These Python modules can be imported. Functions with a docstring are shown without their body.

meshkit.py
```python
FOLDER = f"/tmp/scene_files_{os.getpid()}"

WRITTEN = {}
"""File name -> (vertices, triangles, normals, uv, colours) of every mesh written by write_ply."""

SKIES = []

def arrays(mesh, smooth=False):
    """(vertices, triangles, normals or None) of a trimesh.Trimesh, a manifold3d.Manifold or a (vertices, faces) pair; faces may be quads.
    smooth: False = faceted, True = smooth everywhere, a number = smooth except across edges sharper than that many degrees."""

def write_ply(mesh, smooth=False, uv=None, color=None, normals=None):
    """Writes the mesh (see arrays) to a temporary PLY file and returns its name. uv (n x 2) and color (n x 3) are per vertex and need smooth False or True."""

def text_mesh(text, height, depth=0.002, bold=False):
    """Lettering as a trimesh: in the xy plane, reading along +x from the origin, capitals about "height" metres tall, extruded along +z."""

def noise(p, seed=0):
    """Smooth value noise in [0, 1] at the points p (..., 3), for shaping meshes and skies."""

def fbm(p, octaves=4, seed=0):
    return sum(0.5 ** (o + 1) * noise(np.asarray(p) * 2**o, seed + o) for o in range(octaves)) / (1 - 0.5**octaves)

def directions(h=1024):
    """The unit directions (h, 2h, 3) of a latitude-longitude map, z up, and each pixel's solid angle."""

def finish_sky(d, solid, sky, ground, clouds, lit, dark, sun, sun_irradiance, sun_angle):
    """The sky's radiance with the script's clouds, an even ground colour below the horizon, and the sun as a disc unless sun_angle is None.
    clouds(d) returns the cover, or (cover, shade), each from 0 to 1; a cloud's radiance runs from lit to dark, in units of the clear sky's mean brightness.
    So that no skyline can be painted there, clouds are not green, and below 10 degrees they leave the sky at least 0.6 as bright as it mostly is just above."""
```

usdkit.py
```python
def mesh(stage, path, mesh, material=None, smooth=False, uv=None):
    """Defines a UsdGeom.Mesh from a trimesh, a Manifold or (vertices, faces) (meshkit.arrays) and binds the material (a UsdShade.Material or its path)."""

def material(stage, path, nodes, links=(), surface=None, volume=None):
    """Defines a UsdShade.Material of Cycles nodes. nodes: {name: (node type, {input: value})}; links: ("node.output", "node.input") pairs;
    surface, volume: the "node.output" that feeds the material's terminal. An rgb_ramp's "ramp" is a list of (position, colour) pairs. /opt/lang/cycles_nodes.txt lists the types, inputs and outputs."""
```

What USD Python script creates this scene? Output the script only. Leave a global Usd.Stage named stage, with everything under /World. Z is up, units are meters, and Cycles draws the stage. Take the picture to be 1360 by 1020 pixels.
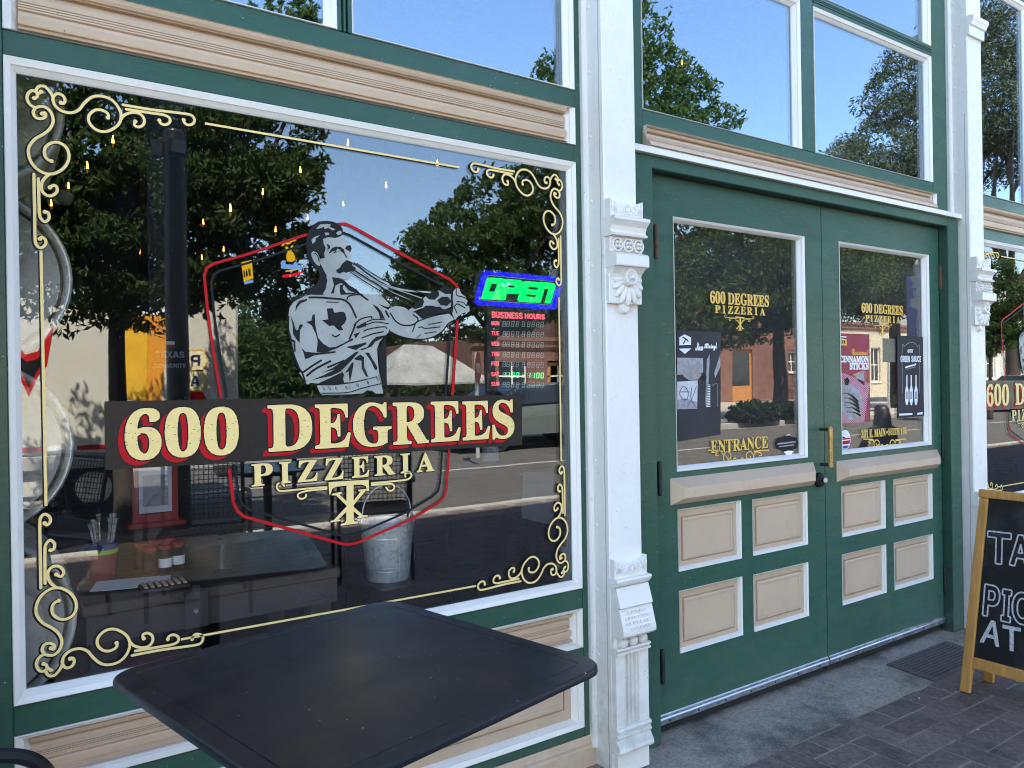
import math, random, glob
import numpy as np, trimesh, usdkit
from pxr import Usd, UsdGeom, UsdLux, UsdShade, Gf, Sdf
from shapely.geometry import Polygon, LineString, box as sbox, Point, MultiPolygon
from shapely import affinity, union_all
from PIL import Image, ImageDraw, ImageFont

stage = Usd.Stage.CreateInMemory()
UsdGeom.SetStageUpAxis(stage, 'Z'); UsdGeom.SetStageMetersPerUnit(stage, 1.0)
UsdGeom.Xform.Define(stage, '/World'); UsdGeom.Scope.Define(stage, '/World/Looks')
rng = np.random.default_rng(7)

# ------------------------------------------------------------------ camera, sky, sun, exposure
YAW, PITCH, ROLL, FPX = math.radians(33.95), math.radians(-0.05), math.radians(-0.92), 1019.6
CAM = np.array([0.0, -2.0, 1.28]); EXPOSURE = 2.36
_f = np.array([math.sin(YAW) * math.cos(PITCH), math.cos(YAW) * math.cos(PITCH), math.sin(PITCH)])
_r = np.array([math.cos(YAW), -math.sin(YAW), 0.0]); _u = np.cross(_r, _f)
_c, _s = math.cos(ROLL), math.sin(ROLL)
RIGHT, UP, FWD = _c * _r + _s * _u, -_s * _r + _c * _u, _f
cam = UsdGeom.Camera.Define(stage, '/World/camera')
cam.CreateHorizontalApertureAttr(36.0); cam.CreateFocalLengthAttr(36.0 * FPX / 1360); cam.CreateClippingRangeAttr((0.02, 2000.0))
cam.CreateExposureAttr(EXPOSURE)
M4 = np.eye(4); M4[0, :3], M4[1, :3], M4[2, :3], M4[3, :3] = RIGHT, UP, -FWD, CAM
cam.AddTransformOp().Set(Gf.Matrix4d(*M4.ravel().tolist()))
SUN_EL, SUN_AZ = math.radians(57), math.atan2(-0.35, 1.0)            # the sun stands behind the shop: its front is in shade
SUN = np.array([math.sin(SUN_AZ) * math.cos(SUN_EL), math.cos(SUN_AZ) * math.cos(SUN_EL), math.sin(SUN_EL)])
usdkit.material(stage, '/World/Looks/sky_look', {
    'sky': ('sky_texture', {'sky_type': 'single_scattering', 'sun_disc': False, 'sun_elevation': SUN_EL, 'sun_rotation': SUN_AZ, 'air_density': 1.0, 'aerosol_density': 0.8, 'ozone_density': 1.0}),
    'bg': ('background_shader', {'strength': 0.125})}, [('sky.color', 'bg.color')], surface='bg.background')
dome = UsdLux.DomeLight.Define(stage, '/World/sky')
UsdShade.MaterialBindingAPI.Apply(dome.GetPrim()).Bind(UsdShade.Material.Get(stage, '/World/Looks/sky_look'))
sun = UsdLux.DistantLight.Define(stage, '/World/sun')
sun.CreateIntensityAttr(1.25); sun.CreateAngleAttr(0.5); sun.CreateColorAttr(Gf.Vec3f(1.0, 0.91, 0.77)); sun.CreateNormalizeAttr(True)
_z = SUN; _x = np.cross([0, 0, 1.0], _z); _x /= np.linalg.norm(_x); _y = np.cross(_z, _x)
S4 = np.eye(4); S4[0, :3], S4[1, :3], S4[2, :3] = _x, _y, _z
sun.AddTransformOp().Set(Gf.Matrix4d(*S4.ravel().tolist()))


def at(px, py, y=0.0):
    """(x, z) where the photograph's pixel meets the upright plane y."""
    d = RIGHT * (px - 680) / FPX + UP * (510 - py) / FPX + FWD
    t = (y - CAM[1]) / d[1]
    return CAM[0] + d[0] * t, CAM[2] + d[2] * t


def refl(px, py, L):
    """A thing seen mirrored in the shop glass (y = 0.02) at pixel px, py, standing L metres in front of it."""
    x, z = at(px, py, L + 0.02)
    return np.array([x, 0.02 - L, z])


# ------------------------------------------------------------------ helpers: prims, names, custom data
_used = {}


def numbered(parent, name):
    k = (str(parent), name); n = _used.get(k, 0); _used[k] = n + 1
    return f'{parent}/{name}' if n == 0 else f'{parent}/{name}_{n:03d}'


def path_of(parent):
    return '/World' if parent is None else (parent if isinstance(parent, str) else str(parent.GetPath()))


def data(p, **kw):
    for k, v in kw.items():
        if v: p.SetCustomDataByKey(k, v)
    return p


def thing(name, label, category, loc=(0, 0, 0), rz=0.0, group=None, ry=0.0, rx=0.0):
    x = UsdGeom.Xform.Define(stage, numbered('/World', name)); x.AddTranslateOp().Set(Gf.Vec3d(*map(float, loc)))
    if rz: x.AddRotateZOp().Set(math.degrees(rz))
    if ry: x.AddRotateYOp().Set(math.degrees(ry))
    if rx: x.AddRotateXOp().Set(math.degrees(rx))
    return data(x.GetPrim(), label=label, category=category, group=group)


def obj(name, mesh, mat, parent=None, smooth=False, label=None, **kw):
    if isinstance(mesh, MB): mesh = mesh.get()
    m = usdkit.mesh(stage, numbered(path_of(parent), name), mesh, M[mat] if isinstance(mat, str) else mat, smooth=smooth)
    return data(m.GetPrim(), label=label, **kw)


def struct(name, mesh, mat, parent=None, smooth=False):
    return obj(name, mesh, mat, parent, smooth, kind=None if parent else 'structure')


def dup(src, loc, rz=0.0, label=None, group=None):
    was = src.GetCustomData(); n = src.GetName()
    while n[-4:-3] == '_' and n[-3:].isdigit(): n = n[:-4]
    t = thing(n, label or was['label'], was['category'], loc, rz, group or was.get('group'))
    t.GetReferences().AddInternalReference(src.GetPath()); t.SetInstanceable(True)
    return t


# ------------------------------------------------------------------ helpers: shapes
class MB:
    """collects pieces of ONE mesh"""
    def __init__(self): self.v, self.f, self.n = [], [], 0

    def add(self, v, f):
        v = np.asarray(v, float); f = np.asarray(f, int)
        if f.ndim == 2 and f.shape[1] == 4: f = np.vstack([f[:, [0, 1, 2]], f[:, [0, 2, 3]]])
        self.v.append(v); self.f.append(f + self.n); self.n += len(v); return self

    def tri(self, m, off=None):
        v = np.array(m.vertices)
        return self.add(v if off is None else v + off, m.faces)

    def get(self): return trimesh.Trimesh(np.vstack(self.v), np.vstack(self.f), process=False)


def bx(x0, x1, y0, y1, z0, z1, c=0.0, into=None):
    """a box, its edges chamfered by c"""
    b = into or MB()
    if c <= 0:
        v = [(x, y, z) for x in (x0, x1) for y in (y0, y1) for z in (z0, z1)]
        f = [(0, 1, 3, 2), (4, 6, 7, 5), (0, 4, 5, 1), (2, 3, 7, 6), (0, 2, 6, 4), (1, 5, 7, 3)]
        return b.add(v, f)
    c = min(c, (x1 - x0) * .45, (y1 - y0) * .45, (z1 - z0) * .45)
    p = []
    for sx, X in ((1, x0), (-1, x1)):
        for sy, Y in ((1, y0), (-1, y1)):
            for sz, Z in ((1, z0), (-1, z1)):
                p += [(X, Y + sy * c, Z + sz * c), (X + sx * c, Y, Z + sz * c), (X + sx * c, Y + sy * c, Z)]
    h = trimesh.convex.convex_hull(np.array(p))
    return b.add(h.vertices, h.faces)


def polys(g):
    if g.is_empty: return []
    return [q for q in getattr(g, 'geoms', [g]) if q.geom_type == 'Polygon' and q.area > 1e-9]


def plate(g, y, t, into=None):
    """a shapely shape drawn in (x, z), from y to y + t"""
    b = into or MB()
    for q in polys(g):
        m = trimesh.creation.extrude_polygon(q, t, engine='earcut')
        v = np.array(m.vertices); b.add(np.c_[v[:, 0], y + t - v[:, 2], v[:, 1]], m.faces)
    return b


def slab(g, z, t, into=None):
    b = into or MB()
    for q in polys(g):
        m = trimesh.creation.extrude_polygon(q, t, engine='earcut'); v = np.array(m.vertices)
        b.add(np.c_[v[:, 0], v[:, 1], z + v[:, 2]], m.faces)
    return b


def profile_x(prof, x0, x1, into=None):
    """a closed outline in (y, z), drawn out from x0 to x1"""
    b = into or MB()
    q = Polygon(prof).buffer(0)
    for g in polys(q):
        m = trimesh.creation.extrude_polygon(g, x1 - x0, engine='earcut'); v = np.array(m.vertices)
        b.add(np.c_[x0 + v[:, 2], v[:, 0], v[:, 1]], m.faces)
    return b


def tube(pts, r, n=8, into=None, cap=True):
    b = into or MB(); P = np.asarray(pts, float); R = np.broadcast_to(np.asarray(r, float), (len(P),))
    T = np.gradient(P, axis=0); T /= np.maximum(np.linalg.norm(T, axis=1, keepdims=True), 1e-9)
    a = np.array([0, 0, 1.0]) if abs(T[0, 2]) < .9 else np.array([1.0, 0, 0])
    N = np.cross(T[0], a); N /= np.linalg.norm(N); V = []
    for i in range(len(P)):
        N = N - T[i] * np.dot(N, T[i]); N /= np.linalg.norm(N); B = np.cross(T[i], N)
        for k in range(n):
            an = 2 * math.pi * k / n
            V.append(P[i] + R[i] * (math.cos(an) * N + math.sin(an) * B))
    F = []
    for i in range(len(P) - 1):
        for k in range(n):
            a0, a1 = i * n + k, i * n + (k + 1) % n
            F += [(a0, a1, a1 + n), (a0, a1 + n, a0 + n)]
    if cap:
        V += [P[0], P[-1]]; e = len(V) - 2
        for k in range(n):
            F += [(e, (k + 1) % n, k), (e + 1, (len(P) - 1) * n + k, (len(P) - 1) * n + (k + 1) % n)]
    return b.add(V, F)


def lathe(prof, n=24, into=None, at=(0, 0, 0), axis='z'):
    """(r, h) outline turned round z, or round y (h along -y: towards the street)"""
    b = into or MB(); V, F = [], []
    for r, h in prof:
        for k in range(n):
            a = 2 * math.pi * k / n
            V.append((max(r, 1e-5) * math.cos(a), max(r, 1e-5) * math.sin(a), h))
    for i in range(len(prof) - 1):
        for k in range(n):
            a0, a1 = i * n + k, i * n + (k + 1) % n
            F += [(a0, a1, a1 + n), (a0, a1 + n, a0 + n)]
    V = np.array(V)
    if axis == 'y': V = np.c_[V[:, 0], -V[:, 2], V[:, 1]]
    return b.add(V + np.array(at), F)


def catmull(p, k=6):
    p = np.asarray(p, float); q = np.vstack([2 * p[0] - p[1], p, 2 * p[-1] - p[-2]]); out = []
    for i in range(1, len(q) - 2):
        a, b, c, d = q[i - 1], q[i], q[i + 1], q[i + 2]
        for t in np.linspace(0, 1, k, endpoint=False):
            out.append(.5 * (2 * b + (c - a) * t + (2 * a - 5 * b + 4 * c - d) * t * t + (3 * b - 3 * c + d - a) * t ** 3))
    return np.array(out + [p[-1]])


def px_shape(pts, y, org=(0, 0), s=1.0):
    return Polygon([at(org[0] + a / s, org[1] + b / s, y) for a, b in pts]).buffer(0)


def px_line(pts, w, y, org=(0, 0), s=1.0, smooth=True):
    """a stroke w pixels wide"""
    p = np.array([at(org[0] + a / s, org[1] + b / s, y) for a, b in pts])
    c = p.mean(0); m = (at(681, 500, y)[0] - at(680, 500, y)[0]); 
    q0 = np.array(pts).mean(0); qx, qy = org[0] + q0[0] / s, org[1] + q0[1] / s
    m = .5 * (abs(at(qx + 1, qy, y)[0] - at(qx, qy, y)[0]) + abs(at(qx, qy + 1, y)[1] - at(qx, qy, y)[1]))
    return LineString(catmull(p) if smooth and len(p) > 2 else p).buffer(w * m / 2, quad_segs=3)


# ------------------------------------------------------------------ lettering
_FD = glob.glob('/opt/blender-*/*/datafiles/fonts')[0] + '/'
_fonts = {}


def font(kind, size=160):
    if kind not in _fonts:
        if kind in ('serif', 'script'): f = ImageFont.truetype(_FD + 'NotoSansMath-Regular.woff2', size)
        else:
            f = ImageFont.truetype(_FD + 'Inter.woff2', size)
            f.set_variation_by_axes([32, {'black': 900, 'bold': 700, 'medium': 500}[kind]])
        _fonts[kind] = f
    return _fonts[kind]


def glyphs(s, kind):
    if kind not in ('serif', 'script'): return s
    d, A, a = (0x1D7CE, 0x1D400, 0x1D41A) if kind == 'serif' else (0x1D7CE, 0x1D4D0, 0x1D4EA)
    return ''.join(chr(d + int(c)) if c.isdigit() else chr(A + ord(c) - 65) if 'A' <= c <= 'Z' else chr(a + ord(c) - 97) if 'a' <= c <= 'z' else c for c in s)


_tc = {}


def text_shape(s, kind='black'):
    """the outline of the words, its box moved to the unit square"""
    if (s, kind) in _tc: return _tc[s, kind]
    f = font(kind); t = glyphs(s, kind); x0, y0, x1, y1 = f.getbbox(t, anchor='ls')
    im = Image.new('L', (x1 - x0 + 8, y1 - y0 + 8)); ImageDraw.Draw(im).text((4 - x0, 4 - y0), t, 255, f, anchor='ls')
    on = np.pad(np.asarray(im) > 127, ((0, 0), (1, 1))).astype(np.int8)
    r, st = np.nonzero(np.diff(on, axis=1) == 1); en = np.nonzero(np.diff(on, axis=1) == -1)[1]
    from shapely import box as vbox
    g = union_all(vbox(st, -r - 1, en, -r)).buffer(.9).buffer(-.9).simplify(.7)
    a, b, c, d = g.bounds
    g = affinity.affine_transform(g, [1 / (c - a), 0, 0, 1 / (d - b), -a / (c - a), -b / (d - b)])
    _tc[s, kind] = g
    return g


def text_at(s, x0, z0, x1, z1, kind='black', shear=0.0, tilt=0.0):
    g = text_shape(s, kind)
    return affinity.affine_transform(g, [x1 - x0, shear * (z1 - z0), tilt, z1 - z0, x0, z0])


def text_px(s, l, t, r, b, y, kind='black', shear=0.0):
    """words whose box is l, t, r, b in the photograph, on the upright plane y"""
    m = (t + b) / 2; x0, x1 = at(l, m, y)[0], at(r, m, y)[0]; c = (l + r) / 2
    return text_at(s, x0, at(c, b, y)[1], x1, at(c, t, y)[1], kind, shear)


# ------------------------------------------------------------------ materials
M = {}


def L(p): return f'/World/Looks/{p}'


def mat(name, color, rough=.5, metal=0.0, var=.12, scale=6.0, bump=0.0, bscale=60.0, spec=.5, dirt=None, speck=None, stretch=None, rvar=.1, coat=0.0, vary=0.0, low=None, scratch=None):
    """painted, cast or cut stuff: a base colour with mottling, dirt patches, bright or dark specks, fine relief"""
    c = np.array(color, float)
    n = {'tc': ('geometry', {}), 'mp': ('mapping', {'scale': stretch or (1, 1, 1)}), 'n1': ('noise_texture', {'scale': scale, 'detail': 5.0, 'roughness': .6}),
         'r1': ('rgb_ramp', {'ramp': [(.25, tuple(c * (1 - var))), (.75, tuple(np.minimum(c * (1 + var), .95)))]}), 'p': ('principled_bsdf', {'metallic': metal, 'specular_ior_level': spec, 'coat_weight': coat}),
         'rr': ('map_range', {'from_min': .3, 'from_max': .7, 'to_min': rough - rvar, 'to_max': rough + rvar}), 'n2': ('noise_texture', {'scale': scale * 3.3, 'detail': 4.0})}
    l = [('tc.position', 'mp.vector'), ('mp.vector', 'n1.vector'), ('mp.vector', 'n2.vector'), ('n1.fac', 'r1.fac'), ('n2.fac', 'rr.value'), ('rr.result', 'p.roughness')]
    out = 'r1.color'
    if vary:
        n['oi'] = ('object_info', {}); n['hv'] = ('map_range', {'to_min': 1 - vary, 'to_max': 1 + vary}); n['hs'] = ('hsv', {})
        l += [('oi.random', 'hv.value'), ('hv.result', 'hs.value'), (out, 'hs.color')]; out = 'hs.color'
    if dirt:
        col, lo, hi, ds = dirt
        n['nd'] = ('noise_texture', {'scale': ds, 'detail': 6.0, 'roughness': .68}); n['rd'] = ('map_range', {'from_min': lo, 'from_max': hi, 'clamp': True}); n['md'] = ('mix', {'color2': col})
        l += [('tc.position', 'nd.vector'), ('nd.fac', 'rd.value'), ('rd.result', 'md.fac'), (out, 'md.color1')]; out = 'md.color'
    if speck:
        col, thr, ss = speck
        n['vs'] = ('voronoi_texture', {'scale': ss}); n['ws'] = ('white_noise_texture', {}); n['cs'] = ('math', {'math_type': 'less_than', 'value2': thr})
        n['ms'] = ('mix', {'color2': col})
        l += [('tc.position', 'vs.vector'), ('vs.distance', 'cs.value1'), ('cs.value', 'ms.fac'), (out, 'ms.color1')]; out = 'ms.color'
    if scratch:                                                      # fine rubbed lines in two directions
        for k, ang in enumerate((.35, -.9)):
            n[f'sm{k}'] = ('mapping', {'rotation': (0, 0, ang), 'scale': (3.0, 160.0, 3.0)}); n[f'sn{k}'] = ('noise_texture', {'scale': 1.0, 'detail': 3.0}); n[f'sr{k}'] = ('map_range', {'from_min': .70, 'from_max': .80, 'to_max': .55, 'clamp': True}); n[f'sx{k}'] = ('mix', {'color2': scratch})
            l += [('tc.position', f'sm{k}.vector'), (f'sm{k}.vector', f'sn{k}.vector'), (f'sn{k}.fac', f'sr{k}.value'), (f'sr{k}.result', f'sx{k}.fac'), (out, f'sx{k}.color1')]; out = f'sx{k}.color'
    if low:                                                          # splashed dust on the lowest part, in patches
        col, top_ = low
        n['sx'] = ('separate_xyz', {}); n['lz'] = ('map_range', {'from_min': 0.0, 'from_max': top_, 'to_min': .75, 'to_max': 0.0, 'clamp': True}); n['ln'] = ('noise_texture', {'scale': 11.0, 'detail': 7.0, 'roughness': .7})
        n['lr'] = ('map_range', {'from_min': .40, 'from_max': .72, 'clamp': True}); n['lm'] = ('math', {'math_type': 'multiply'}); n['mx'] = ('mix', {'color2': col})
        l += [('tc.position', 'sx.vector'), ('sx.z', 'lz.value'), ('tc.position', 'ln.vector'), ('ln.fac', 'lr.value'), ('lz.result', 'lm.value1'), ('lr.result', 'lm.value2'), ('lm.value', 'mx.fac'), (out, 'mx.color1')]; out = 'mx.color'
    l.append((out, 'p.base_color'))
    if bump:
        n['nb'] = ('noise_texture', {'scale': bscale, 'detail': 4.0}); n['bp'] = ('bump', {'strength': bump, 'distance': .004})
        l += [('mp.vector', 'nb.vector'), ('nb.fac', 'bp.height'), ('bp.normal', 'p.normal')]
    M[name] = usdkit.material(stage, L(name), n, l, surface='p.BSDF')


def emit(name, color, strength):
    M[name] = usdkit.material(stage, L(name), {'e': ('emission', {'color': color, 'strength': strength})}, surface='e.emission')


def pane(name, r0, tint=(1, 1, 1), wav=.0, rough=0.0, mirror=(.98, .99, 1), dust=0.0):
    """a window pane: clear, mirroring more the flatter one looks along it; a thin film of dust in streaks and specks"""
    n = {'lw': ('layer_weight', {'blend': .5}), 'pw': ('math', {'math_type': 'power', 'value2': 5.0}), 'ma': ('math', {'math_type': 'multiply_add', 'value2': (1 - r0) * .75, 'value3': r0}),
         't': ('transparent_bsdf', {'color': tint}), 'g': ('glossy_bsdf', {'color': mirror, 'roughness': rough}), 'x': ('mix_closure', {}),
         'ge': ('geometry', {}), 'nb': ('noise_texture', {'scale': 2.6, 'detail': 1.5}), 'bp': ('bump', {'strength': wav, 'distance': .01})}
    l = [('lw.facing', 'pw.value1'), ('pw.value', 'ma.value1'), ('ma.value', 'x.fac'), ('t.BSDF', 'x.closure1'), ('g.BSDF', 'x.closure2')]
    if wav: l += [('ge.position', 'nb.vector'), ('nb.fac', 'bp.height'), ('bp.normal', 'g.normal')]
    out = 'x.closure'
    if dust:
        n |= {'mp': ('mapping', {'scale': (3, 3, 1.6)}), 'nd': ('noise_texture', {'scale': 1.6, 'detail': 7.0, 'roughness': .72}), 'rd': ('map_range', {'from_min': .42, 'from_max': .85, 'to_min': .0, 'to_max': dust, 'clamp': True}),
              'vo': ('voronoi_texture', {'scale': 42.0}), 'sp': ('math', {'math_type': 'less_than', 'value2': .045}), 'sm': ('math', {'math_type': 'multiply', 'value2': .22}), 'ad': ('math', {'math_type': 'add', 'use_clamp': True}), 'df': ('diffuse_bsdf', {'color': (.62, .60, .55)}), 'x2': ('mix_closure', {})}
        l += [('ge.position', 'mp.vector'), ('mp.vector', 'nd.vector'), ('nd.fac', 'rd.value'), ('ge.position', 'vo.vector'), ('vo.distance', 'sp.value1'), ('sp.value', 'sm.value1'), ('rd.result', 'ad.value1'), ('sm.value', 'ad.value2'), ('ad.value', 'x2.fac'), ('x.closure', 'x2.closure1'), ('df.BSDF', 'x2.closure2')]
        out = 'x2.closure'
    M[name] = usdkit.material(stage, L(name), n, l, surface=out)


def leafmat(name, dark, light, trans=.35):
    n = {'g': ('geometry', {}), 'r': ('rgb_ramp', {'ramp': [(0, dark), (.6, tuple(.5 * (np.array(dark) + light))), (1, light)]}), 'p': ('principled_bsdf', {'roughness': .6, 'specular_ior_level': .3}), 't': ('translucent_bsdf', {}), 'x': ('mix_closure', {'fac': trans})}
    M[name] = usdkit.material(stage, L(name), n, [('g.random_per_island', 'r.fac'), ('r.color', 'p.base_color'), ('r.color', 't.color'), ('p.BSDF', 'x.closure1'), ('t.BSDF', 'x.closure2')], surface='x.closure')


mat('green', (.026, .076, .047), .34, var=.07, scale=4, bump=.20, bscale=90, stretch=(.3, 1, 1), speck=((.42, .44, .38), .045, 30), dirt=((.060, .105, .078), .58, .84, 7), low=((.085, .10, .08), .45))
mat('white', (.83, .78, .695), .38, var=.03, scale=5, bump=.06, bscale=40, dirt=((.62, .57, .48), .62, .90, 9))
mat('white_worn', (.79, .74, .66), .42, var=.04, scale=6, bump=.14, bscale=50, dirt=((.50, .44, .36), .62, .80, 14), speck=((.25, .2, .15), .05, 40))
mat('cast_white', (.82, .775, .70), .36, var=.04, scale=8, bump=.22, bscale=55, dirt=((.42, .33, .22), .62, .88, 16), speck=((.22, .12, .07), .05, 34), low=((.36, .31, .24), .5))
mat('beige', (.575, .415, .28), .42, var=.07, scale=5, bump=.08, bscale=50, dirt=((.40, .27, .16), .60, .85, 9), speck=((.2, .13, .08), .045, 26), low=((.33, .26, .18), .4))
mat('black_gap', (.008, .008, .008), .8)
mat('rust', (.10, .045, .028), .7, var=.5, scale=60, bump=.3)
mat('hinge_dark', (.03, .04, .035), .5, metal=.6, var=.3, scale=40)
mat('alu', (.72, .73, .75), .3, metal=1, var=.08, scale=30, stretch=(.2, 1, 1))
mat('brass', (.55, .38, .15), .32, metal=1, var=.3, scale=25)
mat('steel', (.82, .78, .66), .34, metal=.35, var=.12, scale=5, bump=.10, bscale=12, dirt=((.22, .19, .14), .56, .78, 9))
mat('galv', (.76, .77, .74), .34, metal=.6, var=.2, scale=22, bump=.05, bscale=30)
mat('black_metal', (.009, .009, .010), .42, var=.25, scale=10, bump=.05, spec=.35)
mat('table_black', (.0055, .0085, .0125), .33, var=.15, scale=3, rvar=.07, bump=.04, bscale=300, speck=((.40, .42, .43), .05, 30), scratch=(.035, .04, .045), spec=.45)
mat('black_plastic', (.012, .012, .013), .45, var=.1, spec=.3)
mat('board_black', (.010, .010, .011), .5, var=.3, scale=5, dirt=((.055, .055, .058), .50, .8, 5), spec=.3)
mat('oak', (.50, .25, .062), .42, var=.28, scale=9, stretch=(6, 6, .7), bump=.10, bscale=40)
mat('chalk', (.50, .51, .53), .9, var=.5, scale=140)
mat('concrete', (.30, .262, .212), .88, var=.42, scale=75, bump=.8, bscale=230, dirt=((.11, .102, .088), .47, .62, 2.6), speck=((.40, .37, .32), .20, 120))
mat('paver', (.150, .110, .094), .88, var=.42, scale=60, bump=.6, bscale=170, vary=.16, speck=((.26, .24, .23), .13, 130), dirt=((.035, .033, .034), .5, .75, 5))
mat('joint_sand', (.25, .22, .19), .95, var=.3, scale=30, bump=.4)
mat('mat_brown', (.085, .068, .06), .8, var=.2, scale=20, bump=.3)
mat('asphalt', (.085, .078, .070), .9, var=.2, scale=3, bump=.4, bscale=80)
mat('walk_far', (.42, .38, .32), .9, var=.15, scale=1.5)
mat('grass', (.06, .075, .025), .9, var=.4, scale=2)
mat('soil', (.05, .035, .022), .95, var=.4, scale=6)
mat('kerb', (.36, .34, .31), .9, var=.15, scale=2)
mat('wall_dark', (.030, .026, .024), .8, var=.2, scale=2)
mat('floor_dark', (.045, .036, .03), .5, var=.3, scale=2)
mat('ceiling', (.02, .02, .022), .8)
mat('wood_dark', (.050, .032, .022), .5, var=.3, scale=6, stretch=(.4, 4, 4), bump=.1)
mat('wood_mid', (.19, .115, .06), .45, var=.3, scale=6, stretch=(.4, 4, 4), bump=.1)
mat('grey_edge', (.040, .032, .026), .5, var=.2, scale=6)
mat('cream', (.90, .66, .26), .55, spec=.15, var=.05, scale=60)
mat('cream_pale', (.80, .70, .44), .5, var=.04, scale=60)
mat('ink', (.008, .008, .008), .5, spec=.25)
mat('red_ink', (.46, .010, .014), .55, var=.05, spec=.15)
mat('silver_ink', (.345, .35, .31), .5, spec=.25, var=.22, scale=14)
mat('dark_ink', (.012, .013, .013), .6, spec=.2)
mat('band_ink', (.016, .012, .010), .35, spec=.35)
mat('gold_ink', (.80, .50, .11), .5, spec=.2, var=.1, scale=90)
mat('white_ink', (.80, .80, .80), .5)
mat('grey_ink', (.30, .30, .31), .5, var=.35, scale=60)
mat('pale_grey_ink', (.52, .54, .56), .5, var=.25, scale=45)
mat('charcoal_paper', (.035, .034, .036), .6, spec=.25)
mat('crimson_paper', (.26, .015, .04), .5, var=.06)
mat('pink_ink', (.62, .36, .42), .5)
mat('dough', (.30, .27, .25), .7, var=.3, scale=60)
mat('yellow_ink', (.80, .45, .03), .5)
mat('orange_ink', (.75, .30, .02), .5)
mat('blue_ink', (.02, .03, .25), .5)
mat('paper', (.72, .72, .72), .7)
mat('red_plastic', (.24, .008, .018), .45)
mat('slate_paper', (.20, .20, .21), .7)
mat('red_paint', (.40, .025, .02), .45)
mat('lime_plastic', (.36, .55, .05), .4)
mat('blue_plastic', (.02, .03, .18), .4)
mat('clear_ish', (.30, .30, .28), .15, spec=.8)
mat('cardboard', (.16, .02, .03), .6, var=.2)
mat('trailer_white', (.60, .56, .48), .5, var=.05, scale=1.5, dirt=((.55, .48, .38), .55, .8, 1.5))
mat('rubber', (.015, .015, .015), .8)
mat('brick_red', (.21, .100, .066), .85, var=.25, scale=3, vary=.2)
mat('mortar', (.33, .29, .25), .9, var=.15)
mat('stucco', (.55, .49, .36), .85, var=.08, scale=1.5)
mat('stucco_white', (.60, .585, .54), .85, var=.06, scale=1.5)
mat('roof_grey', (.30, .295, .28), .6, var=.4, scale=1.6)
mat('door_orange', (.50, .22, .05), .5)
mat('dark_glass', (.02, .024, .028), .08, spec=.8)
mat('bark', (.055, .042, .032), .9, var=.35, scale=9, stretch=(3, 3, .6), bump=.6, bscale=20)
mat('navy', (.01, .016, .07), .7)
mat('sign_red', (.16, .02, .018), .5)
mat('sign_grey', (.12, .14, .13), .5)
mat('car_white', (.75, .75, .75), .2, coat=.6)
mat('car_red', (.35, .02, .02), .2, coat=.6)
mat('skin', (.42, .24, .16), .5)
mat('hair_black', (.010, .009, .008), .45)
mat('cloth_black', (.012, .012, .013), .85)
mat('lamp_white', (.65, .62, .55), .4)
mat('teal_paint', (.02, .10, .16), .5)
leafmat('leaf_oak', (.050, .088, .018), (.16, .22, .045), .5)
leafmat('leaf_elm', (.050, .092, .018), (.17, .22, .045), .45)
leafmat('leaf_live_oak', (.060, .072, .036), (.17, .18, .10), .3)
leafmat('leaf_shrub', (.02, .04, .010), (.09, .12, .03))
pane('glass_shop', .105, wav=.045, mirror=(.90, .96, 1), dust=.004)
pane('glass_high', .27, wav=.03, mirror=(.72, .87, 1), dust=.003)
pane('glass_door', .11, wav=.03, dust=.004)
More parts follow.
